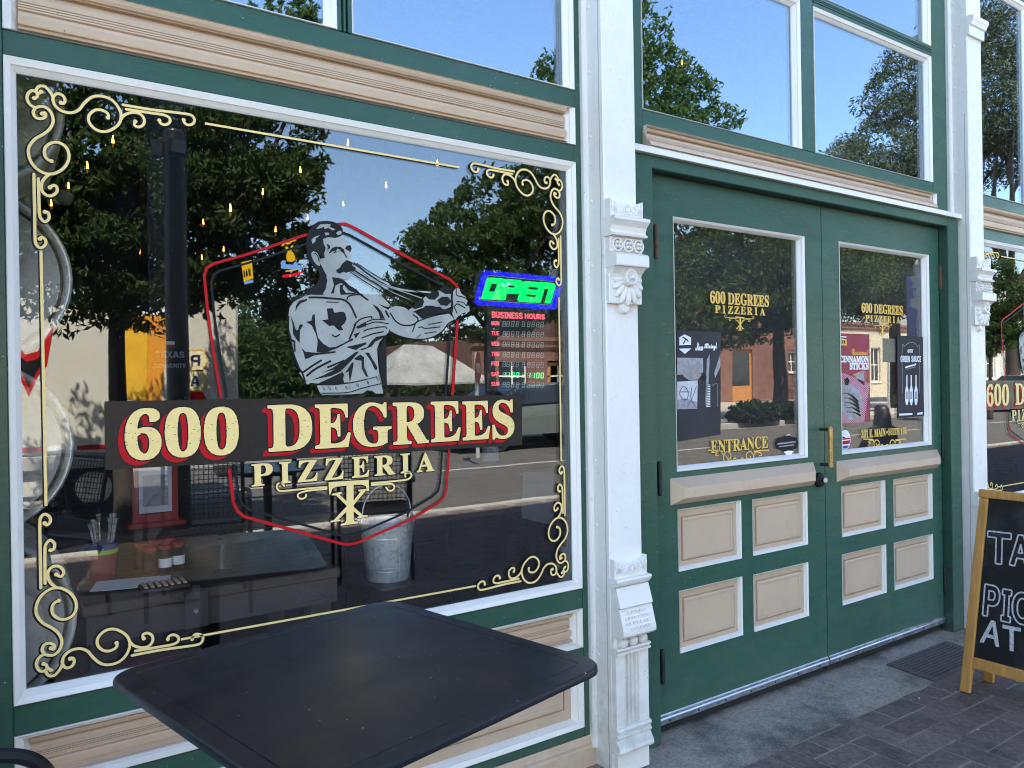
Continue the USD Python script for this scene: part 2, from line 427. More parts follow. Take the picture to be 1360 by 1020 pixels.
pane('glass_bulb', .03, tint=(1, .97, .9))
emit('filament', (1.0, .42, .09), 1.5)
emit('led_green', (.0, 1.0, .16), 0.323)
emit('led_blue', (.012, .012, 1.0), 0.249)
emit('led_pink', (1.0, .16, .22), 0.246)
emit('seg_green', (.02, 1.0, .28), 0.275)
emit('neon_red', (1.0, .02, .02), 0.162)
emit('neon_yellow', (1.0, .55, .02), 0.162)
emit('neon_blue', (.25, .5, 1.0), 0.162)

# ------------------------------------------------------------------ the setting: ground, road, pavements
struct('ground', slab(sbox(-400, -400, 400, 400), -.30, .02), 'grass')
struct('road', slab(sbox(-120, -13.0, 160, -5.0), -.28, .14), 'asphalt')
struct('far_pavement', slab(sbox(-120, -28, 160, -13.15), -.27, .26), 'walk_far')
struct('near_kerb', bx(-120, 160, -5.0, -4.85, -.28, -.012, .015), 'kerb')
struct('far_kerb', bx(-120, 160, -13.15, -13.0, -.28, .004, .015), 'kerb')
apron = struct('concrete_apron', MB().add([(-8, -.295, -.012), (14, -.295, -.012), (14, .06, .004), (-8, .06, .004), (-8, -.295, -.25), (14, -.295, -.25), (14, .06, -.25), (-8, .06, -.25)],
               [(0, 1, 2, 3), (0, 4, 5, 1), (1, 5, 6, 2), (2, 6, 7, 3), (3, 7, 4, 0)]), 'concrete')
walk = struct('brick_pavement', slab(sbox(-8, -4.85, 34, -.295), -.26, .2468), 'joint_sand')
struct('side_pavement', slab(sbox(14, -.295, 34, .0), -.26, .25), 'concrete')
# herringbone pavers, each brick its own; those past the view are joined
PW = .104; near, far = [], []
for i in range(-80, 340):
    for j in range(-48, 1):
        k = (i - j) % 4
        if k == 0: r = (i * PW, (i + 2) * PW, j * PW - .295, (j + 1) * PW - .295)
        elif k == 3: r = (i * PW, (i + 1) * PW, j * PW - .295, (j + 2) * PW - .295)
        else: continue
        if r[3] > -.2945:
            if r[2] >= -.296: continue
            r = (r[0], r[1], r[2], -.2985)
        if r[2] < -4.84 or r[1] > 33.9: continue
        c = np.array([(r[0] + r[1]) / 2, (r[2] + r[3]) / 2, 0]) - CAM
        d = c @ FWD; px, py = 680 + FPX * (c @ RIGHT) / max(d, .01), 510 - FPX * (c @ UP) / max(d, .01)
        (near if d > .3 and -60 < px < 1450 and py < 1130 and d < 7 else far).append((d, r))
near.sort(key=lambda q: q[0]); far += near[290:]; near = near[:290]


def paver(r, into=None, low=False):
    h = -.010 + rng.uniform(-.0022, .0016); g = .0017
    x0, x1, y0, y1 = r[0] + g, r[1] - g, r[2] + g, r[3] - g
    if low or x1 - x0 < .02 or y1 - y0 < .02: return bx(x0, x1, y0, y1, -.05, h - .001, 0, into)
    j = lambda: rng.uniform(-.0012, .0012)
    b = into or MB(); c = .0045
    q = [(x0 + j(), y0 + j()), (x1 + j(), y0 + j()), (x1 + j(), y1 + j()), (x0 + j(), y1 + j())]; m = np.mean(q, 0)
    v = [(x, y, -.05) for x, y in q] + [(x, y, h - c) for x, y in q] + [(x + math.copysign(c, m[0] - x), y + math.copysign(c, m[1] - y), h + j() * .8) for x, y in q]
    f = [(8, 9, 10, 11)]
    for s in (0, 4):
        for k in range(4): f.append((s + k, s + (k + 1) % 4, s + 4 + (k + 1) % 4, s + 4 + k))
    return b.add(v, f)


for d, r in near: obj('brick', paver(r), 'paver', walk)
fb = MB()
for d, r in far: paver(r, fb, True)
obj('brick_field', fb, 'paver', walk, kind='stuff')

# ------------------------------------------------------------------ the shop front
shop = thing('storefront', 'green and cream wooden shop front with white cast iron columns and gold window lettering', 'shop front')
GL = .018                                                            # the panes' front face
ZT = 3.42                                                            # top of the transom windows' frames


def trim_ring(x0, x1, z0, z1, wl, wr, wb, wt, y0, y1, lip=.006):
    """a mitred bead round an opening: outer edge at y0 in front, sloping back to y1 at the inner edge"""
    b = MB()
    O = [(x0, z0), (x1, z0), (x1, z1), (x0, z1)]; I = [(x0 + wl, z0 + wb), (x1 - wr, z0 + wb), (x1 - wr, z1 - wt), (x0 + wl, z1 - wt)]
    mid = [tuple(.45 * np.array(o) + .55 * np.array(i)) for o, i in zip(O, I)]
    rings = [(O, y1 + .004), (O, y0 + .002), ([tuple(.92 * np.array(o) + .08 * np.array(i)) for o, i in zip(O, I)], y0), (mid, y0 + .25 * (y1 - y0)), (mid, y0 + .36 * (y1 - y0)), ([tuple(.12 * np.array(o) + .88 * np.array(i)) for o, i in zip(O, I)], y0 + .75 * (y1 - y0)), (I, y1 - .001), (I, y1 + .004)]
    V = [(x, y, z) for R, y in rings for x, z in R]; F = []
    for s in range(len(rings) - 1):
        for k in range(4):
            a, c = s * 4 + k, s * 4 + (k + 1) % 4
            F.append((a, c, c + 4, a + 4))
    return b.add(V, F)


def flutes(z0, z1, y, deep=.016):
    deep *= 1.35
    """an outline (y, z) of a moulded fascia board between z0 and z1, front near y"""
    u = [(0, 0), (.015, .25), (.07, .62), (.13, .70), (.135, .45), (.15, .42), (.30, .30), (.36, .32), (.37, .75), (.42, .82), (.44, .60), (.47, .60), (.475, .72), (.49, .60), (.52, .60), (.525, .72), (.54, .60), (.57, .60), (.575, .72), (.59, .60), (.70, .56), (.78, .75), (.83, .95), (.84, .55), (.855, .52), (.87, .30), (.93, .14), (1, .05)]
    p = [(y + deep * d, z0 + t * (z1 - z0)) for t, d in u]
    return p + [(y + .05, z1), (y + .05, z0)]


def raised(x0, x1, z0, z1, y, w=.045):
    """a panel with a raised field"""
    O = [(x0, z0), (x1, z0), (x1, z1), (x0, z1)]
    ins = lambda d: [(x0 + d, z0 + d), (x1 - d, z0 + d), (x1 - d, z1 - d), (x0 + d, z1 - d)]
    rings = [(O, y), (ins(w * .72), y - .001), (ins(w * .74), y + .0035), (ins(w * .84), y + .0035), (ins(w * .88), y - .0045), (ins(w * 1.05), y - .006), (ins(w * 1.22), y - .006), (ins(w * 1.26), y - .0035)]
    V = [(x, yy, z) for R, yy in rings for x, z in R]; F = []
    for s in range(len(rings) - 1):
        for k in range(4):
            a, c = s * 4 + k, s * 4 + (k + 1) % 4
            F.append((a, c, c + 4, a + 4))
    e = (len(rings) - 1) * 4; F.append((e, e + 1, e + 2, e + 3))
    return MB().add(V, F)


def bay(dx):
    """a window bay; returns the big window's pane, which carries the lettering"""
    X0, X1 = .023 + dx, 1.617 + dx
    obj('stile', bx(X0 - .045, X0, 0, .07, .10, ZT + .06, .002), 'green', shop)
    obj('stile', bx(X1, X1 + .046, 0, .07, .10, ZT + .06, .002), 'green', shop)
    for z0, z1 in ((.10, .128), (.335, .395), (.527, .592), (2.015, 2.070), (2.195, 2.253), (ZT, ZT + .06)):
        obj('rail', bx(X0 + .0005, X1 - .0005, .0006, .07, z0, z1, .002), 'green', shop)
    b = profile_x([(-.014, 0), (-.014, .062), (-.012, .070), (-.008, .076), (-.004, .088), (-.001, .098), (.05, .0995), (.05, 0)], X0 - .05, X1 + .048)
    obj('baseboard', b, 'beige', shop)
    lower = obj('panel', raised(X0 + .030, X1 - .030, .158, .305, .024, .05), 'beige', shop)
    obj('panel_trim', trim_ring(X0 + .001, X1 - .001, .129, .334, .032, .038, .030, .022, -.003, .026), 'white_worn', lower)
    pl = obj('fluted_panel', profile_x(flutes(.420, .510, .012), X0 + .03, X1 - .034), 'beige', shop)
    obj('panel_trim', trim_ring(X0 + .001, X1 - .001, .396, .526, .032, .038, .026, .020, -.003, .030), 'white_worn', pl)
    fz = obj('fluted_panel', profile_x(flutes(2.077, 2.193, -.004, .022), X0 + .03, X1 - .034), 'beige', shop)
    obj('panel_trim', trim_ring(X0 + .001, X1 - .001, 2.071, 2.194, .030, .035, .007, .003, -.005, .03), 'white', fz)
    # the shop window
    win = obj('window_trim', trim_ring(X0 + .001, X1 - .001, .593, 2.014, .024, .026, .027, .030, -.004, GL), 'white', shop)
    pn = obj('pane', bx(X0 + .012, X1 - .012, GL, GL + .006, .605, 2.0), 'glass_shop', win)
    # the transom
    for a, c in ((X0 + .001, .789 + dx), (.832 + dx, X1 - .001)):
        t = obj('transom_trim', trim_ring(a, c, 2.254, ZT - .001, .012 if a > X0 + .1 else .026, .030, .012, .03, -.004, GL + .006), 'white', shop)
        obj('pane', bx(a + .008, c - .008, GL + .006, GL + .012, 2.262, ZT - .01), 'glass_high', t)
    q = [(.790, 0), (.800, -.003), (.801, .010), (.806, .010), (.807, -.003), (.813, -.003), (.814, .012), (.819, .012), (.820, -.003), (.831, 0), (.831, .06), (.790, .06)]
    m = trimesh.creation.extrude_polygon(Polygon(q).buffer(0), ZT - 2.2535, engine='earcut'); v = np.array(m.vertices)
    obj('mullion', MB().add(np.c_[v[:, 0] + dx, v[:, 1], 2.2535 + v[:, 2]], m.faces), 'green', shop)
    return win


win_left, win_right = bay(0.0), bay(4.20)

# the doorway: casing, drip strip, fascia, transom
JL0, JL1, JR0, JR1 = 1.800, 1.9265, 3.950, 4.052
FY = -.045
obj('door_casing', bx(JL0, JL1, FY, .05, .001, 2.0735, .003), 'green', shop)
obj('door_casing', bx(JR0, JR1, FY, .05, .001, 2.0735, .003), 'green', shop)
obj('door_casing', bx(JL1 + .0005, JR0 - .0005, FY + .0006, .05, 2.028, 2.0735, .003), 'green', shop)
obj('door_stop', bx(JL1, JR0, .048, .07, .0, 2.03), 'black_gap', shop)
obj('weather_strip', bx(JL1 + .002, JR0 - .002, .004, .047, 2.0205, 2.0275), 'hinge_dark', shop)
obj('drip_strip', profile_x([(FY - .017, 2.074), (FY - .017, 2.092), (FY - .013, 2.098), (FY - .008, 2.1), (.03, 2.101), (.03, 2.074)], JL0, JR1 + .012), 'white', shop)
obj('stile', bx(1.800, 1.9245, 0, .07, 2.1012, ZT + .06, .002), 'green', shop)
obj('stile', bx(3.904, 4.052, 0, .07, 2.1012, ZT + .06, .002), 'green', shop)
for z0, z1 in ((2.190, 2.249), (ZT, ZT + .06)):
    obj('rail', bx(1.925, 3.9035, .0006, .07, z0, z1, .002), 'green', shop)
fz = obj('fluted_panel', profile_x([(y_ - .052 * (2.186 - z_) / .085 if y_ < .03 else y_, z_) for y_, z_ in flutes(2.1012, 2.186, -.004, .016)], 1.9255, 3.872), 'beige', shop)
obj('panel_trim', trim_ring(1.926, 3.9025, 2.1015, 2.1895, .0005, .030, .0005, .0015, -.020, .03), 'white', fz)
obj('mullion', bx(2.8455, 2.9365, .0006, .07, 2.2495, ZT - .0005, .002), 'green', shop)
for a, c in ((1.925, 2.845), (2.937, 3.903)):
    q = [(0, 2.880), (0, 2.897), (-.004, 2.899), (-.004, 2.9035), (.008, 2.904), (.008, 2.9075), (-.004, 2.908), (-.004, 2.9115), (.008, 2.912), (.008, 2.9145), (-.004, 2.915), (0, 2.930), (.06, 2.930), (.06, 2.880)]
    obj('transom_bar', profile_x(q, a + .0005, c - .0005), 'green', shop)
    for z0, z1 in ((2.2495, 2.8795), (2.9305, ZT - .0005)):
        t = obj('transom_trim', trim_ring(a + .0008, c - .0008, z0, z1, .014, .030, .010, .026, -.003, GL + .006), 'white', shop)
        obj('pane', bx(a + .008, c - .008, GL + .006, GL + .012, z0 + .006, z1 - .006), 'glass_high', t)


def door(x0, x1, gl, pans, ledge, hinge_x, lab):
    z0, z1 = .062, 2.020
    holes = [sbox(*gl)] + [sbox(*p) for p in pans]
    body = sbox(x0, z0, x1, z1)
    for h in holes: body = body.difference(h)
    d = obj('door', plate(body, 0, .044), 'green', shop, label=lab)
    t = obj('glass_trim', trim_ring(gl[0] + .0006, gl[2] - .0006, gl[1] + .0006, gl[3] - .0006, .014, .022, .018, .016, -.003, GL + .006), 'white', d)
    obj('pane', bx(gl[0] + .006, gl[2] - .006, GL + .006, GL + .012, gl[1] + .006, gl[3] - .006), 'glass_door', d)
    for a, b, c, e in pans:
        obj('panel', raised(a + .004, c - .008, b + .008, e - .004, .013, .036), 'beige', d)
        obj('panel_trim', trim_ring(a + .0006, c - .0006, b + .0006, e - .0006, .005, .014, .016, .009, -.003, .018), 'white', d)
    a, b, c, e = ledge; w = .036
    V = [(a, 0, b), (c, 0, b), (c, 0, e), (a, 0, e), (a + w, -w, b + .026), (c - w, -w, b + .026), (c - w, -w, e - .034), (a + w, -w, e - .034)]
    obj('ledge', MB().add(V, [(4, 5, 6, 7), (0, 1, 5, 4), (1, 2, 6, 5), (2, 3, 7, 6), (3, 0, 4, 7), (0, 3, 2, 1)]), 'beige', d)
    obj('sweep', profile_x([(-.001, .044), (-.010, .046), (-.011, .064), (-.007, .068), (-.006, .076), (-.001, .079)], x0 + .002, x1 - .002), 'alu', d)
    obj('sweep_brush', bx(x0 + .004, x1 - .004, .012, .020, .012, .0615), 'black_gap', d)
    for k in range(7):
        obj('screw', lathe([(0, .0028), (.003, .0025), (.0045, 0)], 8, at=(x0 + .07 + k * (x1 - x0 - .14) / 6, -.0105, .055), axis='y'), 'hinge_dark', d)
    for z in (.255, .93, 1.78):
        h = lathe([(.0, -.062), (.006, -.062), (.0085, -.054), (.0085, -.021), (.007, -.020), (.0085, -.019), (.0085, .019), (.007, .020), (.0085, .021), (.0085, .054), (.006, .062), (0, .062)], 10)
        h.v[0] += np.array([hinge_x, -.006 if hinge_x > 3 else -.0095, z])
        obj('hinge', h, 'rust' if z > 1 else 'hinge_dark', d)
    return d


panL = [(2.068, .578, 2.419, .808), (2.486, .578, 2.841, .804), (2.069, .278, 2.419, .509), (2.485, .276, 2.840, .505)]
panR = [(3.085, .577, 3.431, .803), (3.500, .576, 3.848, .800), (3.082, .277, 3.430, .503), (3.497, .276, 3.846, .501)]
door_l = door(1.934, 2.967, (2.068, .945, 2.850, 1.883), panL, (2.034, .826, 2.888, .924), 1.9725, 'left leaf of the green double door, with brass pull handle')
door_r = door(2.971, 3.942, (3.095, .941, 3.849, 1.884), panR, (3.054, .824, 3.900, .916), 3.947, 'right leaf of the green double door')
h = tube([(2.930, -.006, 1.062), (2.930, -.05, 1.062)], .007, 8); tube([(2.930, -.006, .912), (2.930, -.05, .912)], .007, 8, h)
obj('handle_post', h, 'hinge_dark', door_l)
obj('pull_handle', bx(2.9205, 2.9395, -.062, -.048, .900, 1.075, .003), 'brass', door_l)
lk = lathe([(.0, .030), (.008, .030), (.010, .022), (.020, .021), (.022, .016), (.030, .014), (.032, .003), (.032, 0)], 20, at=(2.922, -.0005, .846), axis='y')
obj('lock', lk, 'black_plastic', door_l)
lv = lathe([(.0, .036), (.009, .035), (.012, .030)], 12, at=(2.926, -.0005, .846), axis='y'); obj('lock_cylinder', lv, 'steel', door_l)

# ------------------------------------------------------------------ cast iron columns


def column(xc, hidden=False):
    hw = .0715; sh = obj('column', bx(xc - hw, xc + hw, -.100, .08, .001, ZT + .10, .004), 'cast_white', shop)
    for s in (-1, 1):
        x = xc + s * (hw + .0005)
        b = MB(); q = [(0, 0), (.002 * 0 + .0, -.024), (.010, -.022), (.014, -.014), (.013, .02), (0, .02)]
        q = [(x + s * a, y) for a, y in q]
        z0 = .06 if s < 0 and xc < 3 else 2.11 if s < 0 else .0
        if (s > 0 and xc < 3): z0 = 2.11
        m = trimesh.creation.extrude_polygon(Polygon(q).buffer(0), ZT + .1 - z0, engine='earcut'); v = np.array(m.vertices)
        obj('flange', MB().add(np.c_[v[:, 0], v[:, 1], z0 + v[:, 2]], m.faces), 'cast_white', sh)
        for k in range(16):
            z = .16 + k * .215
            if z < z0 + .03: continue
            r = lathe([(0, .0042), (.004, .0035), (.0065, .001), (.0068, 0)], 10); r.v[0] = np.c_[xc + s * (hw + r.v[0][:, 2]), -.034 + r.v[0][:, 1], z + r.v[0][:, 0]]
            obj('rivet', r, 'cast_white', sh)
    x0, x1 = xc - hw, xc + hw
    obj('seam', bx(x0 - .0004, x0 + .002, -.0815, -.0800, .002, 2.6), 'rust', sh)
    F0 = -.1005

    def prof(p, a=x0, c=x1, name='moulding', ch=None):
        return obj(name, profile_x([(F0 + .0, p[0][1])] + [(F0 - d, z) for d, z in p] + [(F0, p[-1][1])], a, c), 'cast_white', ch or sh)

    # upper ornament
    def crest(z, d, up):
        g = [(x0, z)]
        for t in np.linspace(0, 1, 13): g.append((x0 + t * 2 * hw, z + .040 + up * (abs(2 * t - 1) ** 1.6)))
        g.append((x1, z)); o = obj('crest', plate(Polygon(g), F0 - d, d), 'cast_white', sh)
        for s in (-1, 1):
            for k in range(4):
                a = math.radians(20 + k * 24); cx, cz = xc + s * .062, z + .012
                e = Point(0, 0).buffer(1, 6); e = affinity.scale(e, .019, .0055); e = affinity.translate(e, .026, 0)
                e = affinity.rotate(e, math.degrees(a), origin=(0, 0)); e = affinity.scale(e, -s, 1, origin=(0, 0)); e = affinity.translate(e, cx, cz)
                plq = plate(e.intersection(Polygon(g).buffer(-.003)), F0 - d - .004, .005)
                if plq.v: obj('leaf', plq, 'cast_white', o)
        obj('boss', lathe([(0, .006), (.008, .006), (.0085, .003), (.012, .003), (.013, .006), (.016, .006), (.017, 0)], 18, at=(xc, F0 - d, z + .027), axis='y'), 'cast_white', o)
        return o
    up = crest(1.815, .028, .020)
    prof([(.028, 1.752), (.042, 1.754), (.044, 1.760), (.036, 1.764), (.033, 1.770), (.038, 1.786), (.052, 1.800), (.055, 1.803), (.056, 1.812), (.052, 1.815), (.028, 1.816)], x0 - .006, x1 + .006)
    q = prof([(.022, 1.700), (.024, 1.751)], name='quatrefoil_band')
    for k in (-1, 0, 1):
        cx, cz = xc + k * .046, 1.725
        ring = lathe([(.016, .0), (.017, .012), (.020, .014), (.023, .012), (.024, 0)], 18, at=(cx, F0 - .022, cz), axis='y'); obj('ring', ring, 'cast_white', q)
        for e in range(4):
            a = math.pi / 4 + e * math.pi / 2
            obj('petal', lathe([(0, .018), (.004, .016), (.0065, .010), (.007, 0)], 8, at=(cx + .0085 * math.cos(a), F0 - .022, cz + .0085 * math.sin(a)), axis='y'), 'cast_white', q)
    prof([(.030, 1.652), (.052, 1.654), (.054, 1.658), (.054, 1.690), (.046, 1.697), (.030, 1.701)], name='block')
    bp = obj('backing_plate', bx(x0, x1, F0 - .018, F0, 1.535, 1.632, .002), 'cast_white', sh)
    sc = MB()
    prof([(.018, 1.620), (.022, 1.632), (.036, 1.645), (.046, 1.6525), (.018, 1.6525)], x0 + .004, x1 - .004, name='cove')
    for k in range(9):                                                # the shell under the rosette
        a = math.radians(-175 + k * 21.25); ln = .066 + .028 * math.sin(math.pi * k / 8)
        e = Point(0, 0).buffer(1, 8); m = trimesh.creation.icosphere(2, 1.0); v = np.array(m.vertices) * [ln * .36, .010, .0125]
        v[:, 0] += ln * .60; R = np.array([[math.cos(a), 0, -math.sin(a)], [0, 1, 0], [math.sin(a), 0, math.cos(a)]])
        v = v @ R.T + np.array([xc + .006, F0 - .020, 1.618])
        obj('shell_lobe', MB().add(v, m.faces), 'cast_white', bp, smooth=True)
    ro = lathe([(0, .050), (.006, .049), (.010, .043), (.011, .038), (.015, .036), (.018, .040), (.021, .042), (.026, .041), (.029, .035), (.029, .0)], 28, at=(xc + .006, F0, 1.622), axis='y')
    obj('rosette', ro, 'cast_white', sh, smooth=35)
    obj('drip', lathe([(0, .016), (.018, .015), (.024, .008), (.025, 0)], 20, at=(xc, F0, 1.527), axis='y'), 'cast_white', sh, smooth=35)
    # lower ornament
    lo = crest(.640, .020, .022)
    prof([(.016, .612), (.024, .614), (.030, .620), (.036, .628), (.038, .634), (.036, .639), (.020, .6405)], x0 - .005, x1 + .005)
    prof([(.020, .612), (.026, .611), (.046, .550), (.020, .548)], name='slant_block')
    ins = prof([(.034, .5475), (.040, .546), (.060, .476), (.060, .462), (.048, .452), (.020, .450)], name='inscription_block')
    for r in range(4):                                               # worn cast lettering: raised dashes too worn to read
        z = .532 - r * .016; a = x0 + .018 + (r in (0, 3)) * .014; yy = F0 - .0415 - (.546 - z) * .286
        while a < x1 - .02 - (r in (0, 3)) * .012:
            w = rng.uniform(.006, .016); obj('worn_letter', bx(a, a + w, yy - .0016, yy + .002, z - .0045, z + .0035), 'cast_white', ins); a += w + .004
    q = prof([(.010, .414), (.012, .450)], name='ball_band')
    for k in (-1, 0, 1):
        m = trimesh.creation.icosphere(2, .0185); v = np.array(m.vertices) + [xc + k * .043, F0 - .022, .432]; obj('ball', MB().add(v, m.faces), 'cast_white', q, smooth=True)
    prof([(.020, .390), (.030, .394), (.030, .400), (.022, .403), (.022, .406), (.032, .409), (.030, .414), (.012, .416)], x0 - .003, x1 + .003)
    fl = [(x0, F0)]; fl += [(x0, F0 - .020), (x0 + .038, F0 - .020)]
    for k in range(4):
        a = x0 + .040 + k * .0165
        fl += [(a, F0 - .012), (a + .003, F0 - .008), (a + .0085, F0 - .006), (a + .0135, F0 - .008), (a + .0155, F0 - .014)]
    fl += [(x1 - .034, F0 - .020), (x1, F0 - .020), (x1, F0)]
    m = trimesh.creation.extrude_polygon(Polygon(fl).buffer(0), .390 - .155, engine='earcut'); v = np.array(m.vertices)
    obj('fluted_plinth', MB().add(np.c_[v[:, 0], v[:, 1], .155 + v[:, 2]], m.faces), 'cast_white', sh)
    prof([(.018, .118), (.026, .120), (.030, .126), (.026, .132), (.022, .134), (.026, .140), (.030, .147), (.026, .154), (.018, .156)], x0 - .003, x1 + .003)
    prof([(.020, .070), (.034, .074), (.038, .082), (.036, .094), (.024, .110), (.020, .118)], x0 - .004, x1 + .004, name='base_flare')
    obj('base_block', bx(x0 + .002, x1 - .002, F0 - .022, F0, .0005, .0695, .003), 'white_worn', sh)
    # cap moulding near the top
    prof([(.012, 2.985), (.014, 3.03), (.022, 3.034), (.030, 3.05), (.034, 3.056), (.034, 3.075), (.012, 3.08)], x0 - .006, x1 + .006, name='cap_moulding')
    return sh


column(1.7245); column(4.128); column(-.118)

# ------------------------------------------------------------------ building round the front: upper wall, sides, room inside
WX0, WX1 = -6.0, 34.0
up = obj('upper_wall', bx(WX0, WX1, -.02, .30, ZT + .105, 7.0), 'brick_red', shop, label='brick upper wall above the shop front')
obj('cornice', profile_x([(-.021, 6.6), (-.16, 6.7), (-.30, 6.85), (-.30, 7.0), (-.021, 7.0)], WX0, WX1), 'green', shop)
obj('header_board', bx(WX0, WX1, .075, .28, ZT + .02, ZT + .104), 'green', shop)
obj('side_wall', bx(WX0, -.192, .0, .28, .003, ZT + .0195), 'green', shop)
obj('side_wall', bx(5.886, WX1, .0, .28, .003, ZT + .0195), 'green', shop)
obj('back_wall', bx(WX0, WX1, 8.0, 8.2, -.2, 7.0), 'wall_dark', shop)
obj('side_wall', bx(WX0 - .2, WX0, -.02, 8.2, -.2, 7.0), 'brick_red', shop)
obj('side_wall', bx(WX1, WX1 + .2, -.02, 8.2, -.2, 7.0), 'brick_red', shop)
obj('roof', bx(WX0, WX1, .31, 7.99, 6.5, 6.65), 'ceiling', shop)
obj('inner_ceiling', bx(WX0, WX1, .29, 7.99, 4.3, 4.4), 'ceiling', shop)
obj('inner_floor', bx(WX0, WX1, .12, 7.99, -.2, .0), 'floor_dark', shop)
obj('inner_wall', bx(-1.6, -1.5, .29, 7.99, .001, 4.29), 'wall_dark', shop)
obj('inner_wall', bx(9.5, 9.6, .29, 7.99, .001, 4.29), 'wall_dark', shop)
# reveal returns behind the wooden frame, seen through the glass
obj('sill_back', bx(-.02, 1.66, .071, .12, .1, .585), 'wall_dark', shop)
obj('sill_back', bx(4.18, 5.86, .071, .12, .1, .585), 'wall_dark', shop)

# ------------------------------------------------------------------ gilded and painted work on the window panes (on their outer face)
IN = GL - .002                                                       # just in front of the pane


def layer(k): return GL - .0036 + .0005 * k


def scrolls():
    """the corner scroll and rules, traced at the top left corner of the window and mirrored to the others"""
    S = 3.4; O = (0, 80); y = IN
    cs = [
        [(185, 143), (172, 152), (163, 138), (176, 119), (200, 119), (222, 139), (238, 165), (245, 200), (275, 228), (320, 238), (355, 225), (380, 195), (410, 170), (445, 162), (490, 172), (525, 200), (545, 240), (543, 275), (525, 300), (490, 320), (455, 322), (425, 308), (402, 280), (402, 250), (425, 228), (455, 225), (485, 240), (490, 260)],
        [(238, 182), (243, 163), (257, 152), (280, 158), (293, 178), (288, 195), (273, 196)],
        [(545, 268), (562, 248), (595, 237), (630, 242), (650, 265), (648, 290), (628, 302), (608, 295), (608, 275)],
        [(570, 222), (630, 231), (690, 240), (740, 248), (765, 262), (765, 282), (745, 292), (725, 285), (719, 270)],
        [(555, 202), (630, 215), (700, 226), (840, 243), (870, 255), (878, 275), (866, 290), (845, 292), (831, 280), (828, 267)],
        [(152, 172), (168, 165), (165, 146), (145, 138), (128, 150), (122, 175), (135, 200), (158, 214), (180, 210), (205, 213), (230, 237), (240, 275), (225, 310), (195, 335), (160, 355), (135, 385), (128, 415), (138, 455), (165, 490), (205, 512), (245, 512), (285, 490), (308, 455), (310, 420), (295, 390), (262, 372), (230, 375), (205, 395), (201, 425), (213, 447), (232, 456)],
        [(160, 215), (150, 235), (160, 258), (185, 265), (205, 255), (203, 238), (189, 241)],
        [(225, 514), (200, 535), (188, 560), (190, 590), (210, 610), (235, 612), (255, 597), (258, 578), (245, 565), (225, 574)],
        [(173, 535), (175, 610), (178, 690), (185, 715), (203, 730), (221, 715), (218, 690), (203, 684)],
        [(153, 515), (156, 660), (158, 800), (165, 835), (185, 848), (205, 832), (205, 812), (190, 799), (179, 807)]]
    blobs = [(487, 260), (275, 192), (611, 277), (719, 272), (829, 270), (186, 143), (154, 172), (232, 456), (190, 242), (225, 575), (203, 685), (180, 807)]
    P = lambda a, b: at(O[0] + a / S, O[1] + b / S, y)
    w = .0062
    g = [LineString(catmull([P(*q) for q in c], 5)).buffer(w / 2, quad_segs=2) for c in cs] + [Point(P(*b)).buffer(w * .72, 5) for b in blobs]
    return union_all(g)


X0, X1, Z0, Z1 = .047, 1.591, .620, 1.984                            # the visible glass
_tl = scrolls()


def mirror(g, fx, fz):
    g = affinity.scale(g, -1 if fx else 1, -1 if fz else 1, origin=((X0 + X1) / 2, (Z0 + Z1) / 2))
    return g


rules = union_all([LineString([at(272, 164, IN), at(610, 222.5, IN)]).buffer(.0028, cap_style=2), LineString([at(240, 849, IN), at(632, 778, IN)]).buffer(.0028, cap_style=2),
                   LineString([at(54.4, 333, IN), at(61, 672, IN)]).buffer(.0030, cap_style=2), LineString([at(742, 395, IN), at(745, 612, IN)]).buffer(.0028, cap_style=2)])
# main lettering: every letter's box in the photograph
BIG = [('6', 166, 542.4, 213.8, 610.7), ('0', 219, 540.9, 266, 607), ('0', 270.9, 540.6, 316.5, 604.4), ('D', 355.7, 537.6, 414, 598.2), ('E', 418, 536.8, 465, 594.6), ('G', 468.8, 534.7, 519.7, 593.4),
       ('R', 521.8, 534.3, 568.8, 589.4), ('E', 571.8, 533.2, 611.2, 586.2), ('E', 613.7, 532.8, 650.4, 583.8), ('S', 653.4, 530.9, 682.8, 582.8)]
SMALL = [('P', 334, 615.6, 361.9, 645), ('I', 370.7, 613.7, 385.9, 641.6), ('Z', 395, 611.2, 421.5, 639.4), ('Z', 431, 608.5, 456, 636.8), ('E', 467, 606.6, 489.9, 633.8), ('R', 497.2, 604.9, 524.6, 630.9), ('I', 531.8, 602.4, 544.6, 628), ('A', 553, 601.2, 576.5, 626.2)]
bigs = []
for s, l, t, r, b in BIG:
    g = text_px(s, l + .8, t + .8, r - .8, b - .8, IN, 'serif').buffer(.0022).simplify(.0004)
    x0, z0, x1, z1 = g.bounds; hst = []
    for _ in range(26):                                              # worn nicks in the gilding
        cx, cz = rng.uniform(x0, x1), rng.uniform(z0 + .25 * (z1 - z0), z0 + .72 * (z1 - z0))
        hst.append(affinity.rotate(sbox(cx, cz, cx + rng.uniform(.001, .005), cz + rng.uniform(.0008, .0016)), rng.uniform(-25, 25)))
    bigs.append((g, g.difference(union_all(hst))))
smalls = [text_px(s, l + .3, t + .3, r - .3, b - .3, IN, 'serif').buffer(.0010).simplify(.0003) for s, l, t, r, b in SMALL]
